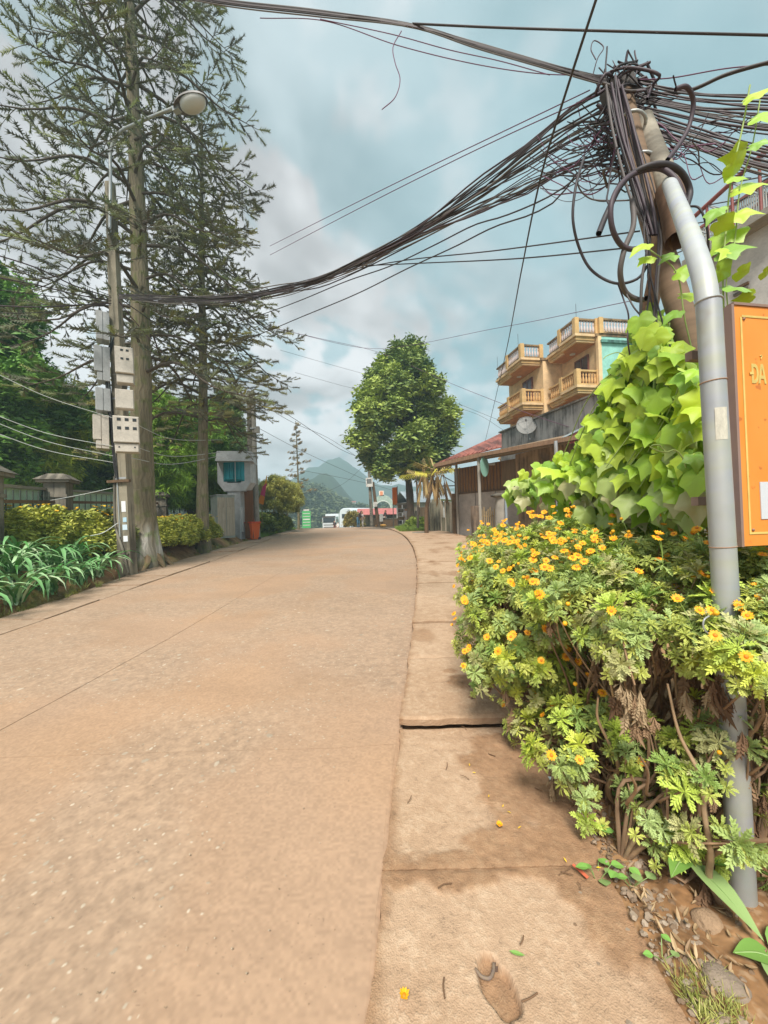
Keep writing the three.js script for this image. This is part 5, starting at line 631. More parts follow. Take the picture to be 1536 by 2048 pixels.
{
  // small picket gate and capped pillar in front of the shed
  const g = thing('bamboo_gate', 'little bamboo picket gate between two stone posts', 'gate', on(X(965, 19), 19), 0.3), hp = P(950, 1012, 19).y - g.position.y;
  part('gate_post', bevel(0.34, hp + 0.2, 0.3, 0.03, -0.4, hp / 2 - 0.1, 0), std([0.25, 0.18, 0.13], 0.95, { map: T.stain }), g); for (let i = 0; i < 8; i++) part('picket', cyl(0.025, 0.025, 1.35 + 0.1 * (i % 3), -0.16 + i * 0.115, 0.1, 0.05, 6), std([0.5, 0.38, 0.2], 0.8, { map: T.wood }), g); for (const y of [0.35, 1.2]) part('rail', box(1.0, 0.05, 0.04, 0.25, y, 0.02), M.wood, g);
  const p = thing('stone_pillar', 'rough gate pillar with rounded slab cap below the shed porch', 'pillar', on(X(1003, 18.2), 18.2)), h = P(1003, 993, 18.2).y - p.position.y; part('shaft', taper([V(0.05, -0.2, 0), V(0, h * 0.5, 0), V(0.08, h, 0)], 0.34, 0.3, 6, 7), M.concrete, p); const cp = new THREE.SphereGeometry(0.5, 16, 8); cp.scale(0.98, 0.26, 0.8); cp.translate(0, h + 0.05, 0); part('cap', cp, M.concreteD, p); part('pipe', cyl(0.06, 0.06, h, 0.12, 0, 0.36, 8), std([0.25, 0.3, 0.34], 0.6), p);
  // boundary fence with plank gate left of the shed
  const pg = thing('plank_gate', 'grey plank gate with pointed top left of the shed', 'gate', on(X(873, 27), 27), 0.5), gh = P(873, 988, 27).y - pg.position.y, pk = std([0.33, 0.32, 0.24], 0.92, { map: T.stain });
  for (let i = 0; i < 6; i++) { const u = (i - 2.5) / 3, hh = gh - Math.abs(u) * 0.75; part('plank', box(0.18, hh, 0.06, (i - 2.5) * 0.19, hh / 2, 0.006 * (i % 2)), pk, pg); } for (const y of [0.5, gh * 0.65]) part('brace', box(1.16, 0.1, 0.04, 0, y, -0.055), pk, pg);
  const post = std([0.58, 0.52, 0.4], 0.9, { map: T.grain }), f = thing('boundary_fence', 'pale concrete post fence running back from the shed', 'fence', V(0, 0, 0));
  const fp = [[903, 25], [893, 25.8], [884, 26.4], [860, 28.4], [853, 29], [838, 30.5], [831, 31.2]].map(([px, d]) => on(X(px, d), d)); fp.forEach((q, i) => { const h = [2.1, 2.25, 2.3, 2.4, 1.9, 2.1, 1.9][i]; part('post', bevel(0.2, h, 0.2, 0.02, q.x, q.y + h / 2 - 0.1, q.z), post, f); });
  for (const [i, j, y0, y1, m] of [[0, 1, 0.05, 2.0, pk], [1, 2, 0.05, 1.0, pk], [3, 4, 0.05, 1.6, pk], [4, 5, 0.05, 0.5, M.white], [4, 5, 0.55, 1.75, std([0.3, 0.21, 0.13], 0.9, { map: T.stain })], [5, 6, 0.05, 1.5, pk]]) { const a = fp[i], b = fp[j]; part('infill_panel', quad(V(a.x, a.y + y0, a.z), V(b.x, b.y + y0, b.z), V(b.x, b.y + y1, b.z), V(a.x, a.y + y1, a.z), 0.06), m, f); } part('top_rail', beam(fp[0].clone().add(V(0, 2.1, 0)), fp[2].clone().add(V(0, 2.2, 0)), 0.14, 0.12), std([0.2, 0.26, 0.12], 0.9), f);
  // steel frame and pale roofs glimpsed behind
  const sf = thing('lattice_tower', 'dark steel lattice frame glimpsed left of the shed', 'frame', P(893, 955, 32)); for (const s of [-1, 1]) part('upright', box(0.09, 4.6, 0.09, s * 1.1, -1.5, 0), M.dark, sf); for (const y of [-0.7, 0.6]) part('bar', box(2.3, 0.08, 0.08, 0, y, 0), M.dark, sf); part('diagonal', beam(V(-1.1, 0.6, 0), V(1.1, -0.7, 0), 0.06, 0.06), M.dark, sf);
  const fh = thing('far_house', 'pale grey-roofed house glimpsed between tree and shed', 'house', on(X(855, 46), 46, -0.5), 0.3); part('wall', box(6, 3.4, 5, 0, 1.7, 0), std([0.55, 0.55, 0.54], 0.9, { map: T.grain }), fh); part('roof', [quad(V(-3.4, 3.3, 2.9), V(3.4, 3.3, 2.9), V(3.4, 4.7, 0), V(-3.4, 4.7, 0), 0.08), quad(V(3.4, 3.3, -2.9), V(-3.4, 3.3, -2.9), V(-3.4, 4.7, 0), V(3.4, 4.7, 0), 0.08)], std([0.32, 0.37, 0.4], 0.6, { map: T.grain }), fh); for (const x of [-1.8, 0.2, 2]) part('window', box(0.9, 1.1, 0.06, x, 1.9, 2.52), M.dark, fh);
  for (const [px, lab] of [[835, 'thin dark bare trunk left of the palm'], [858, 'thin dark bare trunk right of the palm']]) { const q = on(X(px, 27.5), 27.5), s = thing('bare_trunk', lab, 'tree', q); const hh = P(px, 950, 27.5).y - q.y; part('trunk', taper([V(0, -0.1, 0), V(0.06, hh * 0.5, 0), V(0, hh, 0)], 0.1, 0.07, 8, 6), M.limb, s); part('crown', cluster(90 + px, 40, 0.5, 0.06, 0.7, { down: 1.2 }).translate(0, hh, 0), std([0.12, 0.1, 0.04], 0.9, { side: THREE.DoubleSide }), s); }
  // loose flat stone on the pavement by the tree
  const ls = solo('flat_stone', 'loose flat stone lying on the pavement near the round tree', 'stone', new THREE.DodecahedronGeometry(0.5, 1).scale(1.1, 0.14, 0.5), M.concreteD); ls.position.copy(on(X(840, 25), 25, 0.08));
}
// ---------------------------------------------------------------- white house at the right edge
{
  const d = 6.4, t = thing('white_house', 'white rendered house with roof railing behind the orange sign', 'house', V(0, 0, 0)), wm = std([0.6, 0.57, 0.53], 0.9, { map: T.grain });
  const A = P(1388, 560, 9.2), B = P(1600, 400, 7.3), y1 = P(1388, 538, 9.2).y, yb = 0.1, q = (p, y) => V(p.x, y, p.z);
  part('wall', quad(q(A, yb), q(B, yb), q(B, y1), q(A, y1), 0.25), wm, t); part('end_wall', quad(q(A, yb), q(A, y1), V(A.x + 5, y1, A.z - 2), V(A.x + 5, yb, A.z - 2), 0.2), wm, t);
  const n = V(-(B.z - A.z), 0, B.x - A.x).normalize().multiplyScalar(-1); if (n.z < 0) n.multiplyScalar(-1);
  part('cornice', beam(q(A, y1 + 0.06).addScaledVector(n, 0.12), q(B, y1 + 0.06).addScaledVector(n, 0.12), 0.5, 0.14), M.concrete, t); part('roof_deck', quad(q(A, y1 + 0.1), q(B, y1 + 0.1), V(B.x + 4, y1 + 0.1, B.z - 2), V(A.x + 4, y1 + 0.1, A.z - 3), 0.1), M.concrete, t);
  const v0 = q(A, y1 - 1.0).lerp(q(B, y1 - 1.0), 0.42).addScaledVector(n, 0.02); for (let i = 0; i < 2; i++) part('vent_slot', beam(v0.clone().add(V(0, -0.12 * i, 0)), v0.clone().add(V(0, -0.12 * i, 0)).add(B.clone().sub(A).setY(0).normalize().multiplyScalar(0.28)), 0.06, 0.055), i ? M.concreteD : M.woodD, t);
  const ra = q(A, y1 + 0.14), rb = q(B, y1 + 0.14); part('handrail', beam(ra.clone().add(V(0, 0.72, 0)), rb.clone().add(V(0, 0.72, 0)), 0.06, 0.06), std([0.35, 0.14, 0.12], 0.6), t); part('handrail', beam(ra.clone().add(V(0, 0.1, 0)), rb.clone().add(V(0, 0.1, 0)), 0.05, 0.05), M.white, t);
  for (let i = 0; i <= 46; i++) { const p = ra.clone().lerp(rb, i / 46); part('railing_bar', cyl(0.014, 0.014, 0.62, p.x, p.y + 0.1, p.z, 5), M.white, t); }
  // scaffold-like roof frame with a pitched purlin
  const sf = thing('roof_frame', 'dark red pipe frame standing on the white house roof', 'frame', V(0, 0, 0)), rp = std([0.25, 0.07, 0.06], 0.6), tb = (a, b, r, m) => part('pipe', tube([a, b], r, 1, 6), m, sf), w = n.clone().multiplyScalar(-1.2);
  const lo = P(1330, 487, 9.6), hi = P(1580, 258, 7.2); tb(lo, hi, 0.05, rp); const off = w; tb(lo.clone().add(off), hi.clone().add(off), 0.04, rp);
  for (let i = 0; i <= 5; i++) { const k = i / 5, p = lo.clone().lerp(hi, k), base = V(p.x, y1 + 0.1, p.z); if (k > 0.1) { tb(base, p, 0.028, rp); tb(V(base.x, base.y + 0.2, base.z).add(off), p.clone().add(off), 0.025, M.galv); } tb(p, p.clone().add(off), 0.02, M.galv); if (i < 5) { const p2 = lo.clone().lerp(hi, k + 0.2); tb(p, V(p2.x, lerp(p2.y, y1, 0.6), p2.z), 0.016, M.galv); tb(p2.clone().add(off), V(p.x, lerp(p.y, y1, 0.4), p.z), 0.016, M.dark); tb(p, p2.clone().add(off), 0.014, M.dark); } }
  const sheet = [lo.clone().lerp(hi, 0.3), hi.clone(), hi.clone().add(off), lo.clone().lerp(hi, 0.3).add(off)].map(p => p.clone().add(V(0, -0.05, 0)));
  part('roof_sheet', quad(V(sheet[0].x, y1 + 0.2, sheet[0].z).add(off), V(sheet[1].x, y1 + 0.2, sheet[1].z).add(off), sheet[1].clone().add(off), sheet[0].clone().add(off), 0.03), std([0.5, 0.54, 0.58], 0.6, { map: T.grain }), sf);
}
// ---------------------------------------------------------------- bent steel pole, orange sign
{
  const b = on(1.27, 1.43), t = thing('steel_pole', 'bent galvanised steel pole in front of the flower hedge', 'pole', b), L = p => p.sub(b);
  const topP = L(P(1417, 603, 1.47));
  part('lower_tube', taper([V(0, -0.15, 0), V(0, 0, 0).lerp(topP, 0.4), V(0, 0, 0).lerp(topP, 0.75), topP], 0.041, 0.04, 24, 20), M.galv, t);
  const cr = new THREE.TorusGeometry(0.0405, 0.004, 6, 24); cr.rotateX(Math.PI / 2); cr.translate(topP.x, topP.y, topP.z); part('rolled_edge', cr, M.galv, t);
  part('upper_tube', taper([L(P(1418, 640, 1.47)), L(P(1411, 575, 1.485)), L(P(1390, 500, 1.62)), L(P(1364, 430, 1.95)), L(P(1338, 365, 2.45))], 0.038, 0.039, 30, 20), std([0.5, 0.51, 0.52], 0.55, { map: T.galv, metalness: 0.2 }), t);
  for (const [k, y] of [[0.58, 0], [0.86, 0]]) { const q = V(0, 0, 0).lerp(topP, k), w = new THREE.TorusGeometry(0.0412, 0.0022, 5, 24); w.rotateX(Math.PI / 2); w.rotateZ(0.06); w.translate(q.x, q.y, q.z); part('weld_seam', w, std([0.33, 0.2, 0.13], 0.8), t); }
  const st = new THREE.CylinderGeometry(0.0418, 0.0418, 0.12, 14, 1, true, -0.75, 0.95), sq = V(0, 0, 0).lerp(topP, 0.785); st.translate(sq.x, sq.y, sq.z); const smt = std([0.62, 0.6, 0.5], 0.7, { map: T.grain }); smt.side = THREE.DoubleSide; part('sticker', st, smt, t, 'pale torn paper sticker');
  part('wire_hook', tube([L(P(1418, 1232, 1.36)), L(P(1408, 1240, 1.35)), L(P(1407, 1255, 1.35)), L(P(1415, 1266, 1.35)), L(P(1433, 1268, 1.36))], 0.003, 14, 6), M.galv, t);
}
{
  const o = P(1462, 612, 1.5), rx = P(1536, 618, 1.53).sub(o).normalize(), dn = P(1491, 1092, 1.5).sub(o), h = dn.length(), y = dn.clone().normalize().multiplyScalar(-1), z = rx.clone().cross(y).normalize(); y.copy(z.clone().cross(rx));
  const t = thing('notice_board', 'orange painted metal sign board at the right photo edge', 'sign', o); t.quaternion.setFromRotationMatrix(new THREE.Matrix4().makeBasis(rx, y, z));
  const or = std([0.78, 0.31, 0.055], 0.55, { map: tex(256, (u, v) => { const a = fbm(u * 5, v * 5, 901, 4, 5), r = sm(0.74, 0.8, fbm(u * 26, v * 26, 905, 3, 26)); return mixc([0.95, 0.95 - 0.2 * a, 0.9 - 0.4 * a], [0.45, 0.3, 0.3], r * 0.6); }, 1.2) }), yl = std([0.72, 0.55, 0.16], 0.6, { map: T.grain }), w = 0.9;
  part('panel', box(w, h, 0.012, w / 2, -h / 2, 0), or, t); part('edge_strip', box(0.012, h + 0.004, 0.03, -0.006, -h / 2, -0.004), std([0.3, 0.2, 0.16], 0.7, { map: T.galv }), t); part('top_strip', box(w, 0.01, 0.03, w / 2, 0.006, -0.004), std([0.28, 0.18, 0.14], 0.7, { map: T.galv }), t);
  part('border_line', box(0.008, h - 0.09, 0.002, 0.034, -h / 2, 0.0075), yl, t); part('border_line', box(w - 0.07, 0.008, 0.002, 0.034 + (w - 0.07) / 2 + 0.004, -0.041, 0.0075), yl, t); part('border_line', box(w - 0.07, 0.008, 0.002, 0.034 + (w - 0.07) / 2 + 0.004, -h + 0.049, 0.0075), yl, t);
  for (const yy of [-0.052, -h + 0.062]) part('screw', new THREE.SphereGeometry(0.006, 8, 6).translate(0.048, yy, 0.007), std([0.3, 0.16, 0.1], 0.6), t);
  part('paper_notice', box(0.1, 0.145, 0.003, 0.138, -0.765, 0.008), std([0.55, 0.58, 0.62], 0.8), t);
  const font = await new FontLoader().loadAsync('fonts/droid/droid_sans_bold.typeface.json'), tg = (s, x, yy) => { const g = new TextGeometry(s, { font, size: 0.078, depth: 0.002, curveSegments: 6 }); g.scale(0.55, 1, 1); g.translate(x, yy, 0.0065); return g; };
  part('lettering', [tg('D', 0.068, -0.305), box(0.018, 0.01, 0.002, 0.072, -0.266, 0.0092)], yl, t, 'yellow letter D with stroke'); part('lettering', [tg('A', 0.104, -0.305)], yl, t, 'yellow letter A'); part('lettering', tube([V(0.117, -0.197, 0.008), V(0.122, -0.192, 0.008), V(0.126, -0.197, 0.008), V(0.122, -0.203, 0.008), V(0.122, -0.209, 0.008)], 0.002, 10, 5), yl, t, 'yellow hook accent');
  // square post and brackets that carry the board, down to the ground
  const pm = std([0.42, 0.38, 0.35], 0.75, { map: T.galv }), gyp = 2.35; part('post', box(0.045, gyp, 0.035, -0.026, -gyp / 2 + 0.05, -0.05), pm, t); part('post', box(0.045, gyp, 0.035, w - 0.1, -gyp / 2 + 0.05, -0.05), pm, t); for (const yy of [-0.17, -0.76]) part('bracket', box(0.13, 0.035, 0.03, -0.05, yy, -0.08), std([0.2, 0.14, 0.11], 0.8), t);
}
// ---------------------------------------------------------------- leaning wooden pole with its cable tangle
const C7 = (cx, cy, d) => P(1060 + cx * 0.3126, 100 + cy * 0.3126, d);
{
  const t = thing('wooden_pole', 'leaning wooden utility pole smothered in tangled cables', 'utility pole', V(0, 0, 0)), brown = std([0.24, 0.165, 0.11], 0.85, { map: T.wood }), R = rng(1201);
  const a = P(1238, 172, 3.0), b = P(1302, 430, 2.75), c = P(1396, 735, 2.5), g0 = c.clone().add(c.clone().sub(b).multiplyScalar((c.y - 0) / (b.y - c.y)));
  part('shaft', taper([g0, c.clone().lerp(g0, 0.5), c, b, a], 0.085, 0.075, 40, 12), brown, t);
  part('old_pole_stub', taper([P(1286, 240, 2.9), P(1312, 310, 2.8), P(1342, 385, 2.66)], 0.065, 0.075, 12, 12), std([0.42, 0.38, 0.31], 0.9, { map: T.stain, bumpMap: T.bump, bumpScale: 0.01 }), t); part('sleeve', taper([P(1338, 378, 2.63), P(1350, 430, 2.57), P(1358, 480, 2.52)], 0.083, 0.08, 8, 14), std([0.2, 0.12, 0.075], 0.7, { map: T.wood }), t);
  const e = P(1218, 950, 3.15), s0 = P(1345, 385, 2.78); part('strut', taper([V(e.x - 0.05, 0, e.z - 0.02), e, P(1288, 670, 2.95), s0], 0.06, 0.055, 20, 10), std([0.3, 0.185, 0.12], 0.8, { map: T.wood }), t);
  for (const [px, py] of [[1262, 250], [1282, 330]]) { const q = P(px, py, 2.86); const w = new THREE.TorusGeometry(0.095, 0.012, 6, 18); w.rotateX(1.5); w.rotateZ(-0.35); w.translate(q.x, q.y, q.z); part('strap', w, M.galv, t); }
  part('cap_block', bevel(0.2, 0.16, 0.2, 0.03).rotateZ(0.3).translate(a.x, a.y - 0.06, a.z), M.dark, t);
  const cm = [std([0.035, 0.028, 0.032], 0.6), std([0.06, 0.04, 0.05], 0.6), std([0.1, 0.085, 0.08], 0.65), std([0.28, 0.26, 0.22], 0.65)];
  // cables strapped down the shaft
  for (let i = 0; i < 16; i++) { const j = () => (R() - 0.5), sx = -14 + (R() - 0.5) * 70, dd = -0.09 - 0.1 * R(); const pts = [P(1236 + sx * 0.6, 150 + 40 * R(), 3 + dd), P(1258 + sx * 0.7 + 18 * j(), 260 + 30 * j(), 2.88 + dd), P(1292 + sx * 0.6 + 20 * j(), 400, 2.76 + dd), P(1308 + sx * 0.6 + 30 * j(), 470, 2.7 + dd)]; if (i % 3 === 0) pts.push(P(1322 + sx * 0.5 + 40 * j(), 560, 2.62 + dd), P(1318 + sx * 0.3 + 60 * j(), 700, 2.55 + dd)); part('strapped_cable', tube(pts, 0.004 + 0.006 * R(), 30, 5), cm[R() < 0.45 ? 0 : R() < 0.5 ? 1 : R() < 0.72 ? 2 : 3], t); }
  // ends coiled and knotted about the head
  for (let i = 0; i < 46; i++) { const q = V(a.x + 0.05, a.y - 0.35, a.z), pts = []; let p = q.clone().add(V((R() - 0.5) * 0.4, (R() - 0.35) * 0.9, (R() - 0.5) * 0.25)); const n = 4 + (R() * 3 | 0); for (let k = 0; k < n; k++) { pts.push(p.clone()); p = p.clone().add(V((R() - 0.5) * 0.5, (R() - 0.55) * 0.36, (R() - 0.5) * 0.22)); const off = p.clone().sub(V(q.x + 0.1 * (a.y - p.y), p.y, q.z)); if (off.length() > 0.32) p.sub(off.multiplyScalar(0.6)); p.y = Math.min(p.y, a.y - 0.03); } part('knotted_cable', tube(pts, 0.005 + 0.006 * R(), 22, 5), cm[R() < 0.5 ? 0 : R() < 0.7 ? 1 : 2], t); }
  for (let i = 0; i < 12; i++) { const p = V(a.x + (R() - 0.5) * 0.2, a.y + 0.02, a.z + (R() - 0.5) * 0.15); part('cable_end', tube([p, p.clone().add(V((R() - 0.5) * 0.08, 0.06, 0)), p.clone().add(V((R() - 0.5) * 0.2, 0.06 + 0.1 * R(), 0.05 * (R() - 0.5)))], 0.004 + 0.003 * R(), 6, 4), cm[1], t); }
  // slack loops
  const lp = [['thick slack cable loop high on the wooden pole', [[440, 1175], [500, 1030], [610, 830], [740, 748], [870, 732], [975, 795], [1022, 900], [1000, 1010]], 2.45, 0.019], ['second thick cable loop crossing the wooden pole', [[690, 1280], [600, 1262], [530, 1150], [518, 1000], [585, 855], [700, 778], [830, 758], [935, 830], [992, 970]], 2.4, 0.016], ['long black cable loop hanging below the thick loops', [[655, 960], [662, 1120], [600, 1290], [578, 1430], [615, 1555], [700, 1600], [745, 1588]], 2.5, 0.017], ['wide thin cable loop hanging left of the pole', [[345, 690], [292, 880], [275, 1090], [320, 1280], [400, 1415], [560, 1495], [680, 1468], [762, 1365]], 2.6, 0.009], ['grey cable looping down right of the pole head', [[930, 250], [1000, 235], [1045, 330], [1020, 480], [950, 610], [880, 702]], 2.5, 0.014], ['thin purple cable slack left of the loops', [[318, 745], [308, 865], [380, 948], [500, 964], [705, 958]], 2.65, 0.005], ['thin hanging cable with a kinked end left of the pole', [[560, 620], [520, 760], [500, 900], [492, 960], [505, 990]], 2.6, 0.006], ['thin cable trailing from the pole towards the leaves', [[560, 1490], [600, 1600], [630, 1700], [625, 1850], [640, 1960]], 2.5, 0.005], ['second thin cable trailing into the vine', [[590, 1510], [660, 1640], [740, 1760], [700, 1880]], 2.5, 0.005], ['thin wire loop right of the loops by the steel pole', [[1010, 1000], [1080, 1010], [1130, 1130], [1145, 1340]], 2.2, 0.006], ['thin curl of purple wire above the pole head', [[400, 170], [430, 60], [470, -20], [410, -60], [390, -10], [420, 60]], 2.9, 0.004], ['short loose cable end right of the pole', [[1040, 590], [1075, 640], [1083, 730]], 2.5, 0.004]];
  lp.forEach(([label, pts, d, r], i) => solo('slack_cable', label, 'cable', tube(pts.map(([x, y], k) => C7(x, y, d + 0.05 * Math.sin(k * 1.3 + i))), r, 48, 7), cm[i % 3], 'slack cable loops at the wooden pole'));
}
// ---------------------------------------------------------------- overhead cables
{
  const R = rng(1301), cm = [std([0.04, 0.032, 0.032], 0.6), std([0.065, 0.045, 0.05], 0.6), std([0.13, 0.115, 0.1], 0.65), std([0.14, 0.05, 0.1], 0.6), std([0.5, 0.52, 0.5], 0.6)];
  const bd = px => { const k = (px - 768) / F, q = clamp((1.95 - 3 * k) / (9.45 + 7.9 * k), 0, 1.05); return 3 + 7.9 * q; };
  const fan = (label, n, mk, name = 'cable_bundle', rr = [0.0042, 0.0045]) => { const t = thing(name, label, 'cable', V(0, 0, 0)); for (let i = 0; i < n; i++) part('strand', tube(mk(i / (n - 1)), rr[0] + rr[1] * R(), 60, 5), cm[R() < 0.5 ? 0 : R() < 0.5 ? 1 : 2], t); return t; };
  const j = a => (R() - 0.5) * 2 * a;
  fan('main sagging cable bundle from the wooden pole to the meter pole', 27, k => { const y0 = 165 + 175 * k, x0 = 1205 + 25 * k, s = j(9), pt = (px, y, a) => P(px, y + s * a + j(6 * a), bd(px) + j(0.06)); return [P(x0 + 15, y0, 3.0), pt(1150, lerp(205, 352, k), 2), pt(1060, lerp(278, 392, k), 2), pt(960, lerp(360, 432, k), 1.6), pt(830, 462 + 16 * k, 1), pt(720, 520 + 12 * k, 1), pt(640, 556 + 9 * k, 0.9), pt(560, 577 + 8 * k, 0.9), pt(450, 594 + 8 * k, 0.8), pt(340, 598 + 7 * k, 0.8), P(238, 588 + 10 * k, 10.6)]; });
  fan('taut cable bundle crossing the top of the photo to the left', 9, k => { const s = j(4); return [P(1228, 160 + 16 * k, 3), P(1080, 124 + s + 6 * k, 3.05), P(950, 86 + s + 6 * k, 3.1), P(830, 50 + 6 * k, 3.15), P(640, 22 + s + 8 * k, 3.25), P(470, 3 + s + 8 * k, 3.35), P(300, -18 + s, 3.5), P(-200, -70, 3.9)]; });
  fan('dense cable bundle leaving the wooden pole to the right, upper', 16, k => { const s = j(10); return [P(1245, 150 + 60 * k, 3), P(1330, 178 + 50 * k + s, 2.85), P(1420, 188 + 60 * k + s * 0.6, 2.7), P(1520, 192 + 70 * k + j(6), 2.55), P(1660, 196 + 80 * k, 2.4)]; });
  fan('looser cable bundle leaving the wooden pole to the right, lower', 13, k => { const s = j(8); return [P(1262, 205 + 60 * k, 2.95), P(1340, 240 + 45 * k + s, 2.8), P(1420, 265 + 45 * k + s, 2.68), P(1500, 290 + 45 * k + j(7), 2.56), P(1660, 318 + 60 * k, 2.4)]; });
  { const t = thing('cable_tangle', 'messy slack wires looping between bundle and wooden pole head', 'cable', V(0, 0, 0)); for (let i = 0; i < 34; i++) { const k = R(), x0 = 1040 + 150 * R(), y0 = lerp(lerp(300, 160, (x0 - 1040) / 170), lerp(400, 330, (x0 - 1040) / 170), k), x1 = 1225 + 50 * R(), y1 = 170 + 200 * R(), sag = 20 + 90 * R() * R(), n = 5, pts = []; for (let q = 0; q <= n; q++) { const u = q / n; pts.push(P(lerp(x0, x1, u) + j(8), lerp(y0, y1, u) + sag * Math.sin(u * 3.14) + j(6), lerp(bd(x0), 2.9, u) + j(0.08))); } part('wire', tube(pts, 0.0025 + 0.003 * R(), 30, 4), cm[R() < 0.5 ? 1 : R() < 0.5 ? 3 : 0], t); } for (let i = 0; i < 16; i++) { const x0 = 1270 + 60 * R(), y0 = 200 + 130 * R(), x1 = 1380 + 160 * R(), pts = []; for (let q = 0; q <= 5; q++) { const u = q / 5; pts.push(P(lerp(x0, x1, u), lerp(y0, 230 + 60 * (i % 3), u) + 50 * R() * Math.sin(u * 3.14) + j(6), lerp(2.88, 2.6, u))); } part('wire', tube(pts, 0.0025 + 0.003 * R(), 30, 4), cm[i % 2 ? 3 : 1], t); } }
  const one = (label, pts, r, m = 0, grp) => solo('overhead_cable', label, 'cable', tube(pts.map(q => P(...q)), r, 64, 5), cm[m], grp);
  one('long cable running right from the top bundle joint', [[825, 47, 3.15], [1000, 55, 2.9], [1300, 64, 2.6], [1700, 74, 2.4]], 0.008);
  one('thick cable rising to the right from the pole head', [[1270, 190, 3], [1380, 180, 2.8], [1450, 150, 2.7], [1540, 124, 2.6], [1680, 95, 2.5]], 0.013);
  one('near-vertical black cable dropping to the shed roof', [[1205, -40, 1.95], [1130, 190, 2.35], [1085, 340, 2.95], [1045, 530, 4.5], [1015, 690, 8], [985, 822, 14], [970, 884, 20]], 0.008);
  one('upper of two thin straight purple lines crossing mid sky', [[540, 492, 9], [800, 362, 4.6], [1000, 266, 3.6], [1180, 180, 3.05]], 0.0045, 3); one('lower of two thin straight purple lines crossing mid sky', [[540, 510, 9], [800, 375, 4.6], [1000, 277, 3.6], [1200, 186, 3.05]], 0.0045, 3);
  one('lower straight cable from the bundle to the right, upper one', [[640, 552, 5.5], [800, 522, 4.6], [1000, 500, 3.6], [1280, 462, 2.9]], 0.006); one('lower straight cable from the bundle to the right, lower one', [[690, 533, 5.2], [850, 526, 4.4], [1050, 516, 3.5], [1290, 492, 2.85]], 0.006);
  one('sagging cable just under the main bundle', [[420, 660, 8], [520, 630, 7], [600, 601, 5.9], [694, 562, 5.2], [783, 531, 4.6], [873, 488, 4.1], [951, 449, 3.75], [1014, 430, 3.5], [1120, 380, 3.2], [1215, 300, 3]], 0.007); one('lowest sagging cable under the main bundle', [[420, 700, 8.5], [520, 668, 7], [600, 635, 6], [717, 586, 5.1], [819, 535, 4.4], [912, 492, 3.95], [990, 453, 3.6], [1069, 426, 3.35], [1115, 398, 3.2], [1155, 344, 3.05]], 0.007);
  one('thin purple cable sagging under the top bundle', [[520, 36, 3.3], [645, 41, 3.25], [800, 92, 3.15], [960, 130, 3.1], [1090, 148, 3.05], [1225, 150, 3]], 0.0035, 3); one('second thin purple cable below the top bundle', [[640, 38, 3.25], [790, 70, 3.15], [900, 100, 3.12], [1000, 122, 3.08], [1100, 150, 3.05]], 0.0035, 3);
  one('short dangling wire below the top bundle joint', [[803, 62, 3.15], [786, 95, 3.14], [790, 125, 3.14], [800, 158, 3.15], [790, 195, 3.14], [764, 219, 3.14]], 0.004, 3);
  one('thin purple line leaving right above the bundles', [[1250, 160, 3], [1340, 156, 2.8], [1460, 136, 2.7], [1600, 126, 2.55]], 0.004, 3);
  one('far line dipping from the twin pole to the house', [[535, 653, 24], [745, 697, 30], [1000, 655, 22], [1290, 596, 12]], 0.013, 3); one('upper far line from the twin pole behind the round tree', [[525, 652, 24], [640, 677, 27], [752, 703, 30], [905, 768, 26], [1060, 828, 20], [1195, 872, 15.5]], 0.013, 3);
  one('cable from the twin pole down to the distant pole, upper', [[440, 715, 20], [510, 785, 25], [600, 845, 30], [680, 898, 36], [737, 922, 41]], 0.02, 1); one('cable from the twin pole down to the distant pole, lower', [[512, 800, 25], [580, 842, 29], [660, 878, 35], [737, 930, 41]], 0.016, 1); one('faint far line left of the round tree, upper', [[560, 700, 26], [700, 740, 30], [830, 775, 33], [1010, 845, 24]], 0.01, 1); one('faint far line left of the round tree, lower', [[590, 745, 28], [720, 780, 32], [930, 820, 30], [1020, 868, 24]], 0.01, 1);
  one('low far cable slanting right to the distant pole', [[515, 855, 25], [600, 900, 30], [740, 964, 41]], 0.014, 1); one('low far cable crossing before the mountain', [[600, 940, 36], [680, 955, 39], [740, 968, 41], [790, 982, 44]], 0.016, 1); one('cable dropping from the distant pole to the left', [[737, 922, 41], [690, 965, 38], [640, 990, 36]], 0.012, 1);
  // lines off the meter pole to the left
  [[-40, 470, 'topmost'], [-40, 500, 'second'], [-40, 520, 'third'], [-40, 548, 'fourth'], [-40, 575, 'fifth'], [-40, 610, 'sixth'], [-40, 626, 'lowest']].forEach(([x, y, w], i) => one(w + ' of the dark lines fanning left from the meter pole', [[222, 592 + 3 * i, 10.7], [150, lerp(592, y, 0.35) + 12, 9.6], [70, lerp(592, y, 0.72) + 9, 8.6], [x, y, 7.8]], 0.009 + 0.006 * (i % 2), i % 2));
  [[0, 276, 214, 478, 'upper'], [0, 330, 214, 520, 'lower']].forEach(([x0, y0, x1, y1, w]) => one(w + ' steep line climbing left behind the fir', [[x0 - 40, y0 - 40, 8], [100, lerp(y0, y1, 0.48) + 8, 9.3], [x1, y1, 10.7]], 0.009, 1));
  [[745, 836, 'topmost'], [832, 893, 'second'], [846, 912, 'third'], [868, 925, 'lowest']].forEach(([y0, y1, w], i) => one(w + ' of the pale drop wires left of the meter boxes', [[-40, y0 - 14, 9], [90, lerp(y0, y1, 0.45) + 6, 9.8], [226, y1, 10.6]], 0.009, 4));
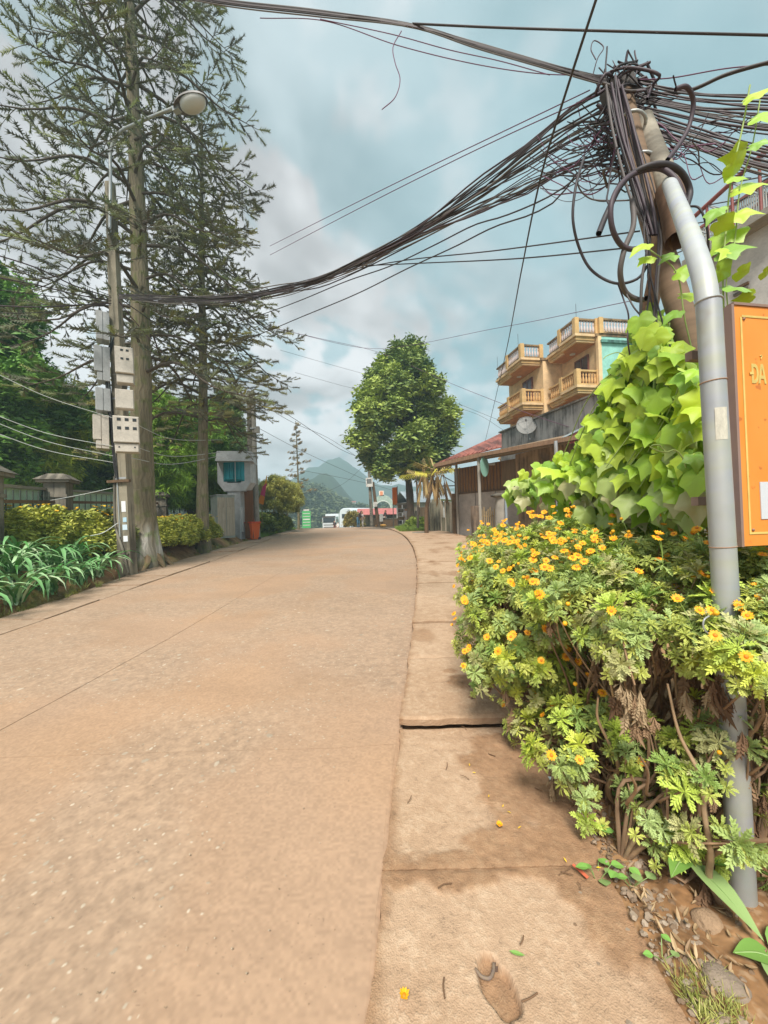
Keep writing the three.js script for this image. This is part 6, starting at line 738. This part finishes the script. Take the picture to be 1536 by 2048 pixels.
  [[858, 884, 'upper'], [905, 908, 'middle'], [930, 915, 'lower']].forEach(([y0, y1, w], i) => one(w + ' of the pale drop wires between fir and slim fir', [[262, y0 - 14, 11.2], [340, (y0 + y1) / 2 + 6, 14], [445, y1 - 4, 19]], 0.012, 4));
  one('cable slung from the meter pole low across the fence', [[236, 1046, 10.7], [205, 1066, 10.5], [180, 1072, 10.3]], 0.012, 4); one('white cord tied from the meter pole to the broad pillar', [[233, 974, 10.8], [170, 988, 11.3], [96, 1002, 11.8]], 0.012, 4);
  one('line rising right from the meter pole to the twin pole', [[238, 596, 10.7], [330, 660, 14], [420, 720, 19], [508, 790, 25]], 0.014, 1); one('purple line sagging from the meter pole behind the slim fir', [[238, 604, 10.7], [310, 690, 13], [360, 735, 16], [440, 770, 21], [506, 790, 25]], 0.012, 3);
}
// ---------------------------------------------------------------- climbing vine over the strut and pole foot
{
  const side = [[0, 0.86], [18, 0.6], [40, 0.5], [62, 0.6], [74, 0.64], [96, 0.49], [124, 0.53], [148, 0.5], [166, 0.4]], seg = 18, ring = [...side, [180, 0.24], ...side.slice(1).reverse().map(([a, r]) => [360 - a, r]), [360, 0.86]], mk = seed => { const R = rng(seed), out = []; for (const [a, r] of ring) out.push([(a + (a % 360 ? 5 * (R() - 0.5) : 0)) * Math.PI / 180, r * (1 + 0.12 * (R() - 0.5))]); out[seg][1] = out[0][1];
    const pos = [], pt = (i, f) => { const [th, r] = out[i], x = Math.sin(th) * r * f, y = -Math.cos(th) * r * f; return [x, y - 0.1, -0.5 * x * x - 0.4 * (y * y) + 0.16 * Math.abs(x) + 0.035 * Math.sin(th * 4 + seed)]; }, C = [0, -0.0, 0.0];
    for (let i = 0; i < seg; i++) { pos.push(...C, ...pt(i, 0.55), ...pt(i + 1, 0.55), ...pt(i, 0.55), ...pt(i, 1), ...pt(i + 1, 0.55), ...pt(i, 1), ...pt(i + 1, 1), ...pt(i + 1, 0.55)); }
    const g = new THREE.BufferGeometry(); g.setAttribute('position', new THREE.Float32BufferAttribute(pos, 3)); return smooth(g); };
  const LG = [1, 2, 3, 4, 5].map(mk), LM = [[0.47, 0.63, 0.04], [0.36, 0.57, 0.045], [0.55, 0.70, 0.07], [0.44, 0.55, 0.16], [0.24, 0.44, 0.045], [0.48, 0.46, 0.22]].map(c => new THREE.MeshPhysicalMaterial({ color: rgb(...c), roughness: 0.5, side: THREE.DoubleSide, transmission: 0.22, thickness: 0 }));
  const t = thing('climbing_vine', 'bright green broad-leaved vine cascading below the wooden pole', 'vine', V(0, 0, 0)), R = rng(1401);
  const poly = [[1292, 610], [1345, 690], [1400, 740], [1410, 1020], [1300, 1050], [1180, 1040], [1025, 992], [1018, 962], [1150, 892], [1196, 800], [1238, 715]], inside = (x, y) => { let c = false; for (let i = 0, j = poly.length - 1; i < poly.length; j = i++) { const [xi, yi] = poly[i], [xj, yj] = poly[j]; if ((yi > y) !== (yj > y) && x < (xj - xi) * (y - yi) / (yj - yi) + xi) c = !c; } return c; };
  const dep = (x, y) => x < 1200 ? lerp(4.2, 2.85, (x - 1018) / 182) : lerp(2.85, 2.0, (x - 1200) / 205);
  const place = (m, p, n, tip, s) => { const z = n.normalize(), yv = tip.clone().multiplyScalar(-1).addScaledVector(z, z.dot(tip)).normalize(), xv = yv.clone().cross(z); m.quaternion.setFromRotationMatrix(tmpM.makeBasis(xv, yv, z)); m.position.copy(p); m.scale.setScalar(s); };
  let n = 0, k = 0; const inner = [];
  while (n < 292) { k++; const x = 1010 + 410 * R(), y = 605 + 450 * R(); if (!inside(x, y) || (x < 1200 && y > 1000 && R() < 0.4)) continue; const d = dep(x, y) + (R() - 0.5) * 0.28, p = P(x, y, d); const m = part('leaf', LG[n % 5], LM[y > 960 ? (R() < 0.45 ? 3 : R() < 0.5 ? 5 : 1) : (R() < 0.4 ? 0 : R() < 0.5 ? 1 : R() < 0.6 ? 2 : R() < 0.5 ? 3 : 4)], t); place(m, p, V(-0.4 + (R() - 0.5) * 1.5, 0.5 + (R() - 0.5) * 1.1, 0.7 + (R() - 0.5) * 0.7), V(-0.35 + (R() - 0.5) * 1.3, -1, 0.1), (0.085 + 0.08 * R()) * (x < 1150 ? 0.95 : 1)); n++; }
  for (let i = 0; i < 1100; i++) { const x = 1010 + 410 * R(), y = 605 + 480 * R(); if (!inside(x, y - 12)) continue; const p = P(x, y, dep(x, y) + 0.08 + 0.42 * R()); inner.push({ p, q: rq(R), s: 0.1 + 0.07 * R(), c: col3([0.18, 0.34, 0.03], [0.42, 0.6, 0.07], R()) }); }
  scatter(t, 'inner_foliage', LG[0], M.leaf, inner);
  const sm2 = std([0.3, 0.4, 0.12], 0.7); for (let i = 0; i < 18; i++) { const x = 1180 + 200 * R(), y = 640 + 120 * R(); part('stem', tube([P(1300 + 40 * R(), 640 + 60 * R(), 2.5), P(x, y + 120, dep(x, y) - 0.02), P(x - 30 - 60 * R(), y + 260, dep(x - 60, y) - 0.05)], 0.004, 16, 5), sm2, t); }
  part('tendril', tube([P(1330, 905, 1.98), P(1318, 890, 1.97), P(1300, 893, 1.97), P(1330, 905, 1.96), P(1350, 900, 1.96), P(1365, 915, 1.96), P(1372, 935, 1.96)], 0.004, 20, 5), sm2, t); part('tendril', tube([P(1250, 712, 2.5), P(1235, 705, 2.48), P(1210, 714, 2.47), P(1207, 718, 2.47)], 0.003, 10, 5), sm2, t);
  // strand climbing the wires at the right edge
  const h = thing('climbing_vine', 'thin vine strand with single leaves climbing the wires at right', 'vine', V(0, 0, 0)), spots = [[1500, 195, 60], [1515, 235, 70], [1480, 310, 62], [1508, 290, 50], [1466, 330, 66], [1462, 358, 46], [1478, 378, 84], [1434, 420, 52], [1470, 432, 70], [1465, 462, 88], [1440, 445, 54], [1448, 505, 76], [1462, 500, 60], [1440, 540, 60], [1480, 545, 46], [1460, 575, 80], [1500, 592, 44], [1435, 610, 50], [1290, 490, 50], [1345, 510, 44], [1300, 515, 46], [1360, 545, 60], [1370, 590, 60], [1352, 625, 50], [1530, 545, 40]];
  spots.forEach(([x, y, s], i) => { const d = x < 1400 ? 2.3 : 1.85, m = part('leaf', LG[i % 5], LM[[0, 1, 0, 4][i % 4]], h); place(m, P(x, y, d + 0.1 * (R() - 0.5)), V(-0.2 + (R() - 0.5), -0.2 + (R() < 0.5 ? 0.9 : -0.5) + (R() - 0.5) * 0.5, 0.7), V((R() < 0.5 ? -1 : 1) * (0.6 + R()), -0.5, 0.1), s * d / F * 0.66); });
  part('stem', tube([P(1448, 640, 1.85), P(1446, 540, 1.86), P(1452, 460, 1.86), P(1462, 360, 1.86), P(1486, 250, 1.87), P(1500, 170, 1.88)], 0.004, 30, 5), sm2, h); part('stem', tube([P(1458, 640, 1.83), P(1453, 560, 1.84), P(1470, 480, 1.85), P(1480, 380, 1.86), P(1505, 290, 1.86), P(1520, 200, 1.88)], 0.003, 30, 5), sm2, h); part('stem', tube([P(1395, 745, 2.3), P(1370, 640, 2.3), P(1350, 540, 2.3), P(1300, 500, 2.32)], 0.004, 20, 5), sm2, h);
}
// ---------------------------------------------------------------- daisy hedge on the right
{
  // one feathery leaf: narrow blade with pairs of forward lobes
  const feather = (L, seed) => { const R = rng(seed), gs = [leafBlade(L, L * 0.24, 0.3, 0.3, 3, 1.45)]; for (let i = 0; i < 3; i++) for (const s of [-1, 1]) { const t = 0.45 + 0.16 * i, l = L * (0.27 - 0.03 * i) * (0.85 + 0.3 * R()), b = leafBlade(l, l * 0.55, 0.15, 0.15, 1, 1.3); gs.push(orient(b, V(s * 0.8, 0.1, 0.75), 0, V(0, -0.3 * L * t * t + 0.003, L * t))); } return merge(gs); };
  const rosette = (seed, n, up0, up1, L) => { const R = rng(seed), gs = []; for (let i = 0; i < n; i++) { const k = i / n, a = i * 2.39996 + R() * 0.4, e = lerp(up0, up1, k) + (R() - 0.5) * 0.3, g = feather(L * (1.05 - 0.5 * k) * (0.85 + 0.3 * R()), seed * 31 + i); g.rotateZ((R() - 0.5) * 0.7); g.rotateX(-e); g.rotateY(a); g.translate(0, 0.018 * k, 0); gs.push(g); } return merge(gs); };
  const RG = [rosette(1, 17, -0.15, 1.35, 0.072), rosette(2, 19, 0.1, 1.3, 0.078), rosette(3, 16, -0.3, 1.1, 0.068), rosette(4, 18, 0.25, 1.45, 0.08), rosette(5, 15, -0.5, 0.9, 0.074)], DG = [rosette(11, 9, -1.4, -0.6, 0.075), rosette(12, 8, -1.5, -0.9, 0.09)];
  const GM = [[0.34, 0.44, 0.13], [0.43, 0.54, 0.08], [0.44, 0.44, 0.18], [0.25, 0.37, 0.08], [0.38, 0.49, 0.17], [0.55, 0.61, 0.08]].map(c => std(c, 0.58, { side: THREE.DoubleSide })), DM = [[0.25, 0.155, 0.085], [0.17, 0.095, 0.05], [0.36, 0.26, 0.15]].map(c => std(c, 0.9, { side: THREE.DoubleSide }));
  const flower = (seed, n, lift) => { const R = rng(seed), gs = [], paint = (g, c) => { const a = new Float32Array(g.attributes.position.count * 3); for (let i = 0; i < a.length; i += 3) a.set(c, i); g.setAttribute('color', new THREE.BufferAttribute(a, 3)); return g; }; for (let i = 0; i < n; i++) { const a = i / n * 6.283, g = leafBlade(0.0185 * (0.9 + 0.2 * R()), 0.0095, -0.15, 0.12, 2); g.rotateX(-lift - 0.2 * (R() - 0.5)); g.translate(0, 0, 0.003); g.rotateY(a); gs.push(paint(g.index ? g.toNonIndexed() : g, mixc([0.86, 0.34, 0.004], [0.88, 0.46, 0.008], R()))); } const c = new THREE.SphereGeometry(0.0075, 10, 6, 0, 6.283, 0, 1.5).toNonIndexed(); c.scale(1, 0.7, 1); c.deleteAttribute('uv'); gs.push(paint(c, [0.66, 0.2, 0.005])); return merge(gs); };
  const FG = [flower(1, 12, 0.15), flower(2, 11, 0.45), flower(3, 13, -0.05), flower(4, 9, 0.9)], FM = std(0xffffff, 0.6, { vertexColors: true, side: THREE.DoubleSide }), bud = new THREE.SphereGeometry(0.009, 8, 6);
  const BM = [std([0.38, 0.25, 0.15], 0.9, { map: T.wood }), std([0.27, 0.17, 0.1], 0.9), std([0.48, 0.35, 0.22], 0.9, { map: T.wood })];
  const qUp = (n, roll) => new THREE.Quaternion().setFromUnitVectors(up, n).multiply(new THREE.Quaternion().setFromAxisAngle(up, roll));
  // o.pads: ellipsoid pads [cx,y,d, rx,ry,rd, count, lower limit of the unit y]
  function daisyBush(label, o) {
    const R = rng(o.seed), base = on(o.x, o.d), t = thing('daisy_bush', label, 'bush', base, 0, 'daisy bushes of the right-hand hedge'), tips = [];
    for (const [cx, cy, cd, rx, ry, rd, n, lo] of o.pads) for (let i = 0; i < n; i++) {
      const a = R() * 6.283, v = lerp(lo, 1, R()), rr = Math.sqrt(Math.max(0, 1 - v * v)), q = 0.8 + 0.28 * R(), lump = 1 + 0.22 * (vn(Math.cos(a) * 2.3 + cx * 4, v * 2 + Math.sin(a) * 2.3, o.seed) - 0.5) * 2;
      const nrm = V(Math.cos(a) * rr / rx, v / ry, -Math.sin(a) * rr / rd).normalize(), p = V(cx + Math.cos(a) * rr * rx * q * lump, cy + v * ry * q * lump, -(cd + Math.sin(a) * rr * rd * q * lump)).sub(base);
      if (p.y < 0.05) continue; nrm.add(V(0, 0.75, 0.1)).normalize().add(V(R() - 0.5, 0.4 * (R() - 0.5), R() - 0.5).multiplyScalar(0.7)).normalize(); tips.push({ p, n: nrm });
    }
    tips.forEach((e, i) => { const m = part('leaf_rosette', RG[i % 5], GM[R() < 0.3 ? 0 : R() < 0.3 ? 1 : R() < 0.4 ? 2 : R() < 0.35 ? 3 : R() < 0.6 ? 4 : 5], t); m.position.copy(e.p); m.quaternion.copy(qUp(e.n, R() * 6.28)); m.scale.setScalar((o.s || 1) * (0.72 + 0.42 * R())); });
    { const fl = [], R3 = rng(o.seed + 5); for (let i = 0; i < tips.length * (o.fill ?? 5); i++) { const e = tips[(R3() * tips.length) | 0], p = e.p.clone().addScaledVector(e.n, -0.05 * R3()).add(V((R3() - 0.5) * 0.13, (R3() - 0.6) * 0.1, (R3() - 0.5) * 0.13)); if (p.y < 0.04) continue; fl.push({ p, q: qUp(e.n.clone().add(V((R3() - 0.5), 0.2, (R3() - 0.5))).normalize(), R3() * 6.28), s: 0.38 + 0.3 * R3(), c: col3([0.32, 0.4, 0.08], [0.6, 0.63, 0.14], R3()) }); } scatter(t, 'small_foliage', RG[2], M.leaf, fl); }
    const feet = []; for (let i = 0; i < (o.feet || 5); i++) feet.push(V((R() - 0.5) * 0.5, -0.04, (R() - 0.5) * (o.fz || 0.7)));
    for (let i = 0; i < o.branches; i++) { const e = tips[(R() * tips.length) | 0], f = feet[i % feet.length], m1 = f.clone().lerp(e.p, 0.35).add(V((R() - 0.5) * 0.16, 0.05 + 0.1 * R(), (R() - 0.5) * 0.16)), m2 = f.clone().lerp(e.p, 0.72).add(V((R() - 0.5) * 0.12, (R() - 0.5) * 0.1, (R() - 0.5) * 0.12)); part('branch', taper([f, m1, m2, e.p], 0.007 + 0.008 * R(), 0.0028, 14, 5), BM[i % 3], t); }
    for (let i = 0; i < o.dead; i++) { const e = tips[(R() * tips.length) | 0], m = part('dead_leaves', DG[i % 2], DM[R() < 0.5 ? 0 : R() < 0.6 ? 1 : 2], t); m.position.copy(e.p).addScaledVector(e.n, -0.06 - 0.1 * R()).add(V(0, -0.03 - 0.16 * R(), 0)); if (m.position.y < 0.03) m.position.y = 0.03; m.rotation.y = R() * 6.28; m.scale.setScalar(0.8 + 0.6 * R()); }
    const cand = tips.filter(e => e.n.y > 0.35); for (let i = 0; i < o.flowers; i++) { const e = cand[(R() * cand.length) | 0], p = e.p.clone().addScaledVector(e.n, 0.075 + 0.045 * R()).add(V((R() - 0.5) * 0.05, 0.03, (R() - 0.5) * 0.05)); const nn = e.n.clone().add(V(-0.15 + (R() - 0.5) * 0.9, 0.25, 0.75 + (R() - 0.5) * 0.6)).normalize(), bd = R() < 0.12, m = part(bd ? 'flower_bud' : 'flower', bd ? bud : FG[R() < 0.4 ? 0 : R() < 0.5 ? 1 : R() < 0.6 ? 2 : 3], bd ? std([0.8, 0.4, 0.01], 0.6) : FM, t); m.position.copy(p); m.quaternion.copy(qUp(nn, R() * 6)); m.scale.setScalar((o.fs || 1) * (0.88 + 0.36 * R())); part('flower_stalk', tube([e.p, e.p.clone().lerp(p, 0.6).add(V(0.004, 0, 0.004)), p], 0.0016, 4, 4), GM[3], t); }
    return t;
  }
  daisyBush('largest daisy bush, centre of the hedge with a flat flowering top', { seed: 1501, x: 1.45, d: 2.2, feet: 7, pads: [[1.42, 1.0, 2.2, 0.72, 0.32, 0.72, 250, 0.0], [1.2, 0.94, 1.72, 0.36, 0.22, 0.3, 46, -0.25]], branches: 90, dead: 90, flowers: 210 });
  daisyBush('daisy bush bulging over the pavement left of the largest one', { seed: 1511, x: 0.98, d: 2.75, pads: [[0.92, 0.72, 2.7, 0.4, 0.5, 0.52, 235, -0.75], [1.0, 0.98, 3.0, 0.42, 0.3, 0.5, 60, 0]], branches: 70, dead: 45, flowers: 135 });
  daisyBush('farthest daisy bush at the far end of the right hedge', { seed: 1521, x: 1.5, d: 4.6, fz: 1.4, pads: [[1.45, 0.75, 4.4, 0.62, 0.55, 0.9, 230, -0.6], [1.75, 0.85, 5.7, 0.6, 0.5, 0.8, 68, -0.4]], branches: 45, dead: 35, flowers: 120, s: 1.15, fs: 1.1 });
  daisyBush('daisy bush behind the largest one, below the vine', { seed: 1531, x: 1.75, d: 3.3, pads: [[1.7, 1.12, 3.15, 0.75, 0.3, 0.75, 250, -0.1]], branches: 30, dead: 25, flowers: 150, s: 1.1, fs: 1.1 });
  daisyBush('daisy bush in the right foreground around the steel pole', { seed: 1541, x: 1.55, d: 1.6, pads: [[1.42, 1.0, 1.42, 0.34, 0.2, 0.26, 88, -0.25], [1.85, 1.05, 1.9, 0.45, 0.36, 0.45, 110, -0.2]], branches: 60, dead: 60, flowers: 40, fs: 0.8 });
  daisyBush('low sparse daisy plant at the pavement edge in front', { seed: 1551, x: 1.02, d: 1.98, feet: 4, fz: 0.3, pads: [[0.98, 0.3, 1.95, 0.24, 0.26, 0.28, 44, -0.8], [0.92, 0.16, 2.3, 0.18, 0.16, 0.2, 18, -0.5]], branches: 44, dead: 16, flowers: 20, fill: 2 });
  daisyBush('low leafy daisy shoots among the bare stems near the steel pole', { seed: 1561, x: 1.2, d: 1.65, feet: 4, fz: 0.3, pads: [[1.16, 0.36, 1.6, 0.22, 0.26, 0.18, 26, -0.8], [1.3, 0.42, 1.5, 0.22, 0.34, 0.2, 26, -0.9]], branches: 40, dead: 24, flowers: 3, fill: 1.5 });
  // gnarled bare stems in the foreground right
  const R = rng(1601), w = thing('woody_stems', 'tangle of bare tan woody stems round the foot of the steel pole', 'stems', V(0, 0, 0));
  for (let i = 0; i < 60; i++) { const f = on(1.05 + 0.85 * R(), 1.25 + 1.0 * R(), -0.03); let p = f.clone(), dir = V((R() - 0.5) * 0.9, 0.8, 0.5 * (R() - 0.2)).normalize(); const pts = [p.clone()]; for (let k = 0; k < 6; k++) { dir.add(V((R() - 0.5) * 0.9, (R() - 0.42) * 0.5, (R() - 0.5) * 0.8)).normalize(); p = p.clone().addScaledVector(dir, 0.1 + 0.09 * R()); if (p.y < 0.06) p.y = 0.08; pts.push(p.clone()); } part('stem', taper(pts, 0.008 + 0.007 * R(), 0.004, 26, 6), BM[i % 3], w); }
  const dw = thing('withered_cluster', 'drooping withered brown flower cluster in front of the hedge', 'dead leaves', P(1270, 1380, 1.5)); for (let i = 0; i < 12; i++) { const m = part('dead_leaves', DG[i % 2], DM[[0, 2, 2][i % 3]], dw); m.position.set((R() - 0.5) * 0.12, -0.13 * R(), (R() - 0.5) * 0.1); m.rotation.y = R() * 6; m.scale.setScalar(0.7 + 0.4 * R()); } part('stalk', tube([V(0, 0.02, 0), V(-0.01, 0.12, -0.03), V(0.01, 0.26, -0.1)], 0.004, 8, 5), BM[0], dw);

  // broad-leaved weeds at the foot of the pole
  const broad = (L, W) => smooth(leafBlade(L, W, 0.22, 0.35, 6)), wm = [[0.26, 0.38, 0.13], [0.17, 0.32, 0.06], [0.22, 0.44, 0.09]].map(c => std(c, 0.6, { side: THREE.DoubleSide }));
  const weed = (label, p, list) => { const t = thing('broad_leaved_weed', label, 'weed', p); list.forEach(([a, e, L, W, m]) => { const q = part('leaf', broad(L, W), wm[m], t); q.rotation.order = 'YXZ'; q.rotation.y = a; q.rotation.x = -e; part('leaf_midrib', taper([V(0, 0.002, 0), V(0, 0.003 - 0.09 * L, L * 0.5), V(0, 0.002 - 0.34 * L, L * 0.97)], 0.0035, 0.0012, 8, 5), wm[0], q); }); return t; };
  weed('dock plant with one long drooping leaf at the steel pole foot', on(1.12, 1.5, 0.12), [[0.25, 0.1, 0.24, 0.085, 0], [-0.9, 0.5, 0.17, 0.07, 1], [2.2, 0.6, 0.16, 0.07, 1], [1.2, 0.4, 0.2, 0.08, 1], [3.6, 0.7, 0.18, 0.07, 2]]);
  weed('broad-leaved weed at the right photo edge near the ground', on(1.2, 1.24, 0.02), [[-0.6, 0.4, 0.16, 0.1, 0], [0.6, 0.3, 0.18, 0.1, 0], [-1.6, 0.5, 0.13, 0.08, 1], [2, 0.6, 0.15, 0.09, 1]]);
  weed('green dock leaves behind the lower stems', on(1.2, 1.85, 0.05), [[-0.9, 0.5, 0.2, 0.1, 2], [0.1, 0.6, 0.22, 0.11, 2], [0.9, 0.4, 0.2, 0.1, 1], [-2, 0.6, 0.16, 0.09, 2], [2.4, 0.8, 0.2, 0.1, 1]]);
  const rd = (label, x, d, n, s) => { const t = thing('round_leaved_weed', label, 'weed', on(x, d, 0.01)); for (let i = 0; i < n; i++) { const a = i * 2.4 + 0.5, h = (0.03 + 0.05 * R()) * s, q = V(Math.cos(a) * 0.05 * s * (0.5 + R()), h, Math.sin(a) * 0.05 * s * (0.5 + R())), g = leafBlade(0.05 * s, 0.046 * s, 0.15, 0.1, 3), m = part('leaf', g, wm[i % 3 ? 2 : 0], t); m.position.copy(q); m.rotation.set(-0.3 * R(), a + 1.5, 0); part('stalk', tube([V(0, -0.01, 0), V(q.x * 0.6, h * 0.6, q.z * 0.6), q], 0.0016, 5, 4), wm[0], t); } };
  rd('small round-leaved weed on the bed edge, left one', 0.82, 1.58, 6, 1); rd('small round-leaved weed beside the gravel, right one', 0.92, 1.52, 5, 0.9); rd('tiny bright seedling at the lower bed edge', 0.865, 1.28, 3, 0.6); rd('round-leaved weed under the bare stems', 1.0, 1.72, 6, 1);
  // straw-green herb tuft bottom right
  const hl = []; for (let i = 0; i < 60; i++) { const x = 0.9 + 0.13 * (R() - 0.3), d = 1.17 + 0.12 * (R() - 0.5); hl.push({ p: on(x, d, 0.0), q: rq(R), s: 0.16 + 0.16 * R(), c: col3([0.26, 0.3, 0.06], [0.5, 0.48, 0.15], R()) }); } const hg = new THREE.Group(); hg.name = 'herb_tuft'; hg.userData = { kind: 'stuff', label: 'pale straw-green herb tuft at the lower bed edge', category: 'grass' }; scene.add(hg); scatter(hg, 'blades', CL.grass, M.leaf, hl);
  // gravel, litter and stones
  const gl = [], peb = new THREE.DodecahedronGeometry(1, 0); for (let i = 0; i < 3200; i++) { const d = 1.0 + 2.4 * Math.pow(R(), 1.1), x = xp(d) + 0.03 + (R() - 0.3) * (R() < 0.6 ? 0.22 : 0.8), s = 0.0025 + 0.012 * Math.pow(R(), 3); gl.push({ p: V(x, groundY(x, -d) + 0.014 + s * 0.3, -d), q: rq(R), s: V(s * (1 + 0.5 * R()), s * 0.65, s), c: col3([0.2, 0.12, 0.065], [0.45, 0.36, 0.27], R()) }); }
  for (let i = 0; i < 420; i++) { const d = 1 + 5 * R() * R(), x = lerp(xs(d), xr(d), R()), s = 0.0015 + 0.0028 * R() * R(); gl.push({ p: V(x, rise(d) + 0.009 + s * 0.4, -d), q: rq(R), s: V(s, s * 0.6, s), c: col3([0.3, 0.2, 0.11], [0.55, 0.47, 0.36], R()) }); }
  const gg = new THREE.Group(); gg.name = 'gravel'; gg.userData = { kind: 'stuff', label: 'loose gravel and grit along the planting bed edge', category: 'gravel' }; scene.add(gg); scatter(gg, 'pebbles', peb, std(0xffffff, 0.95, { map: T.grain }), gl);
  const ll = []; for (let i = 0; i < 700; i++) { const d = 1.0 + 2.2 * R(), x = xp(d) + 0.05 + 0.7 * R() * R(); ll.push({ p: on(x, d, 0.022 + 0.01 * R()), q: rq(R), s: 0.5 + 0.9 * R(), c: col3([0.2, 0.11, 0.05], [0.5, 0.36, 0.2], R()) }); } const lg = new THREE.Group(); lg.name = 'leaf_litter'; lg.userData = { kind: 'stuff', label: 'dry brown leaf litter on the soil under the hedge', category: 'leaf litter' }; scene.add(lg); scatter(lg, 'dry_leaves', leafBlade(0.035, 0.01, 0.5, -0.4, 2), M.leaf, ll);
  const stone = (label, x, d, s, c, seed) => { const g = new THREE.IcosahedronGeometry(1, 3), p = g.attributes.position; for (let i = 0; i < p.count; i++) { const v = V(p.getX(i), p.getY(i), p.getZ(i)), f = 1 + 0.22 * (fbm(v.x * 1.4 + seed, v.y * 1.4 + v.z * 1.1, 1650, 3) - 0.5) * 2; p.setXYZ(i, v.x * f, v.y * f, v.z * f); } g.computeVertexNormals(); g.scale(s, s * 0.62, s * 0.85); const m = solo('stone', label, 'stone', g, std(c, 0.93, { map: T.grain, bumpMap: T.bump, bumpScale: 0.005 })); m.position.copy(on(x, d, s * 0.2)); m.rotation.y = seed; };
  stone('rounded tan stone beside the steel pole foot', 1.1, 1.38, 0.055, [0.38, 0.25, 0.15], 1); stone('flat grey-brown stone in the lower right bed', 1.0, 1.2, 0.06, [0.3, 0.23, 0.17], 2.3); stone('small pale stone at the bed edge below the weeds', 0.93, 1.32, 0.026, [0.42, 0.32, 0.22], 3.1); stone('half-buried tan stone under the bare stems', 1.0, 1.66, 0.045, [0.4, 0.28, 0.18], 4.2);
  // iron lifting loop in the slab
  const hk = thing('lifting_loop', 'rusty iron lifting loop set in a hollow of the nearest slab', 'iron loop', V(HOOK.x, rise(1.3) + 0.0, -1.285)); part('loop', tube([V(-0.035, -0.02, -0.004), V(-0.034, 0.018, 0.0), V(-0.018, 0.02, 0.022), V(0.006, 0.02, 0.026), V(0.024, 0.02, 0.006), V(0.03, 0.018, -0.014), V(0.032, -0.02, -0.02)], 0.0055, 30, 8), std([0.24, 0.17, 0.125], 0.75, { map: T.galv }), hk); part('stub', tube([V(0.036, -0.02, -0.014), V(0.04, 0.012, -0.018)], 0.007, 3, 7), std([0.12, 0.08, 0.06], 0.8), hk);
  // fallen flowers, petals, leaves and twigs
  const top = (x, d) => V(x, rise(d) + 0.036, -d), fall = (name, label, cat, g, m, x, d, ry, grp, dy = 0) => { const o = solo(name, label, cat, g, m, grp); o.position.copy(top(x, d)).add(V(0, dy, 0)); o.rotation.set(0.1, ry, 0.15); return o; };
  fall('fallen_daisy', 'fallen orange daisy on the dirt patch of the slab', 'flower', FG[3].clone(), FM, 0.5, 1.83, 1, null, 0.012); fall('fallen_daisy', 'fallen orange daisy at the bottom edge of the photo', 'flower', FG[3].clone(), FM, 0.02, 1.2, 2, null, 0.008);
  const pm = std([0.85, 0.55, 0.02], 0.6, { side: THREE.DoubleSide }); [[0.46, 2.3], [0.46, 2.22], [0.55, 1.95], [0.58, 1.91], [0.6, 1.83], [0.72, 1.66], [0.83, 1.61], [0.5, 2.02]].forEach(([x, d], i) => fall('fallen_petal', 'thin yellow petal lying on the dirty slab', 'petal', leafBlade(0.022, 0.006, 0.2, 0.1, 1), pm, x, d, i * 1.3, 'fallen yellow petals', 0.006));
  fall('fallen_leaf', 'small green leaf lying on the nearest slab', 'leaf', leafBlade(0.05, 0.013, 0.3, -0.15, 3), wm[1], 0.38, 1.32, 1.2); fall('fallen_leaf', 'curled dry leaf on the second slab', 'leaf', leafBlade(0.09, 0.035, 0.5, -0.5, 4), DM[1], 0.58, 3.0, 1.4, null, 0.05); fall('litter_scrap', 'red and white scrap of litter at the bed edge', 'litter', merge([box(0.012, 0.003, 0.045), box(0.01, 0.003, 0.02, -0.004, 0.003, -0.03)]), std([0.6, 0.14, 0.07], 0.6), 0.76, 1.58, 0.5, null, 0.012); fall('litter_scrap', 'pale bluish glass chip in the gravel', 'litter', new THREE.TetrahedronGeometry(0.012, 0), std([0.45, 0.6, 0.58], 0.3), 0.86, 2.12, 0.5, null, 0.03);
  for (let i = 0; i < 16; i++) { const d = 1.15 + 1.7 * R(), x = xr(d) + 0.1 + 0.75 * R(), L = 0.012 + 0.03 * R(); fall('twig', 'short dark twig or seed lying on the near slabs', 'twig', tube([V(-L, 0, 0), V(0, 0.003, 0.004), V(L, 0, 0)], 0.0016 + 0.0012 * R(), 5, 5), DM[1], x, d, R() * 6, 'dark twigs on the near slabs', 0.004); }
}
renderer.render(scene, camera);
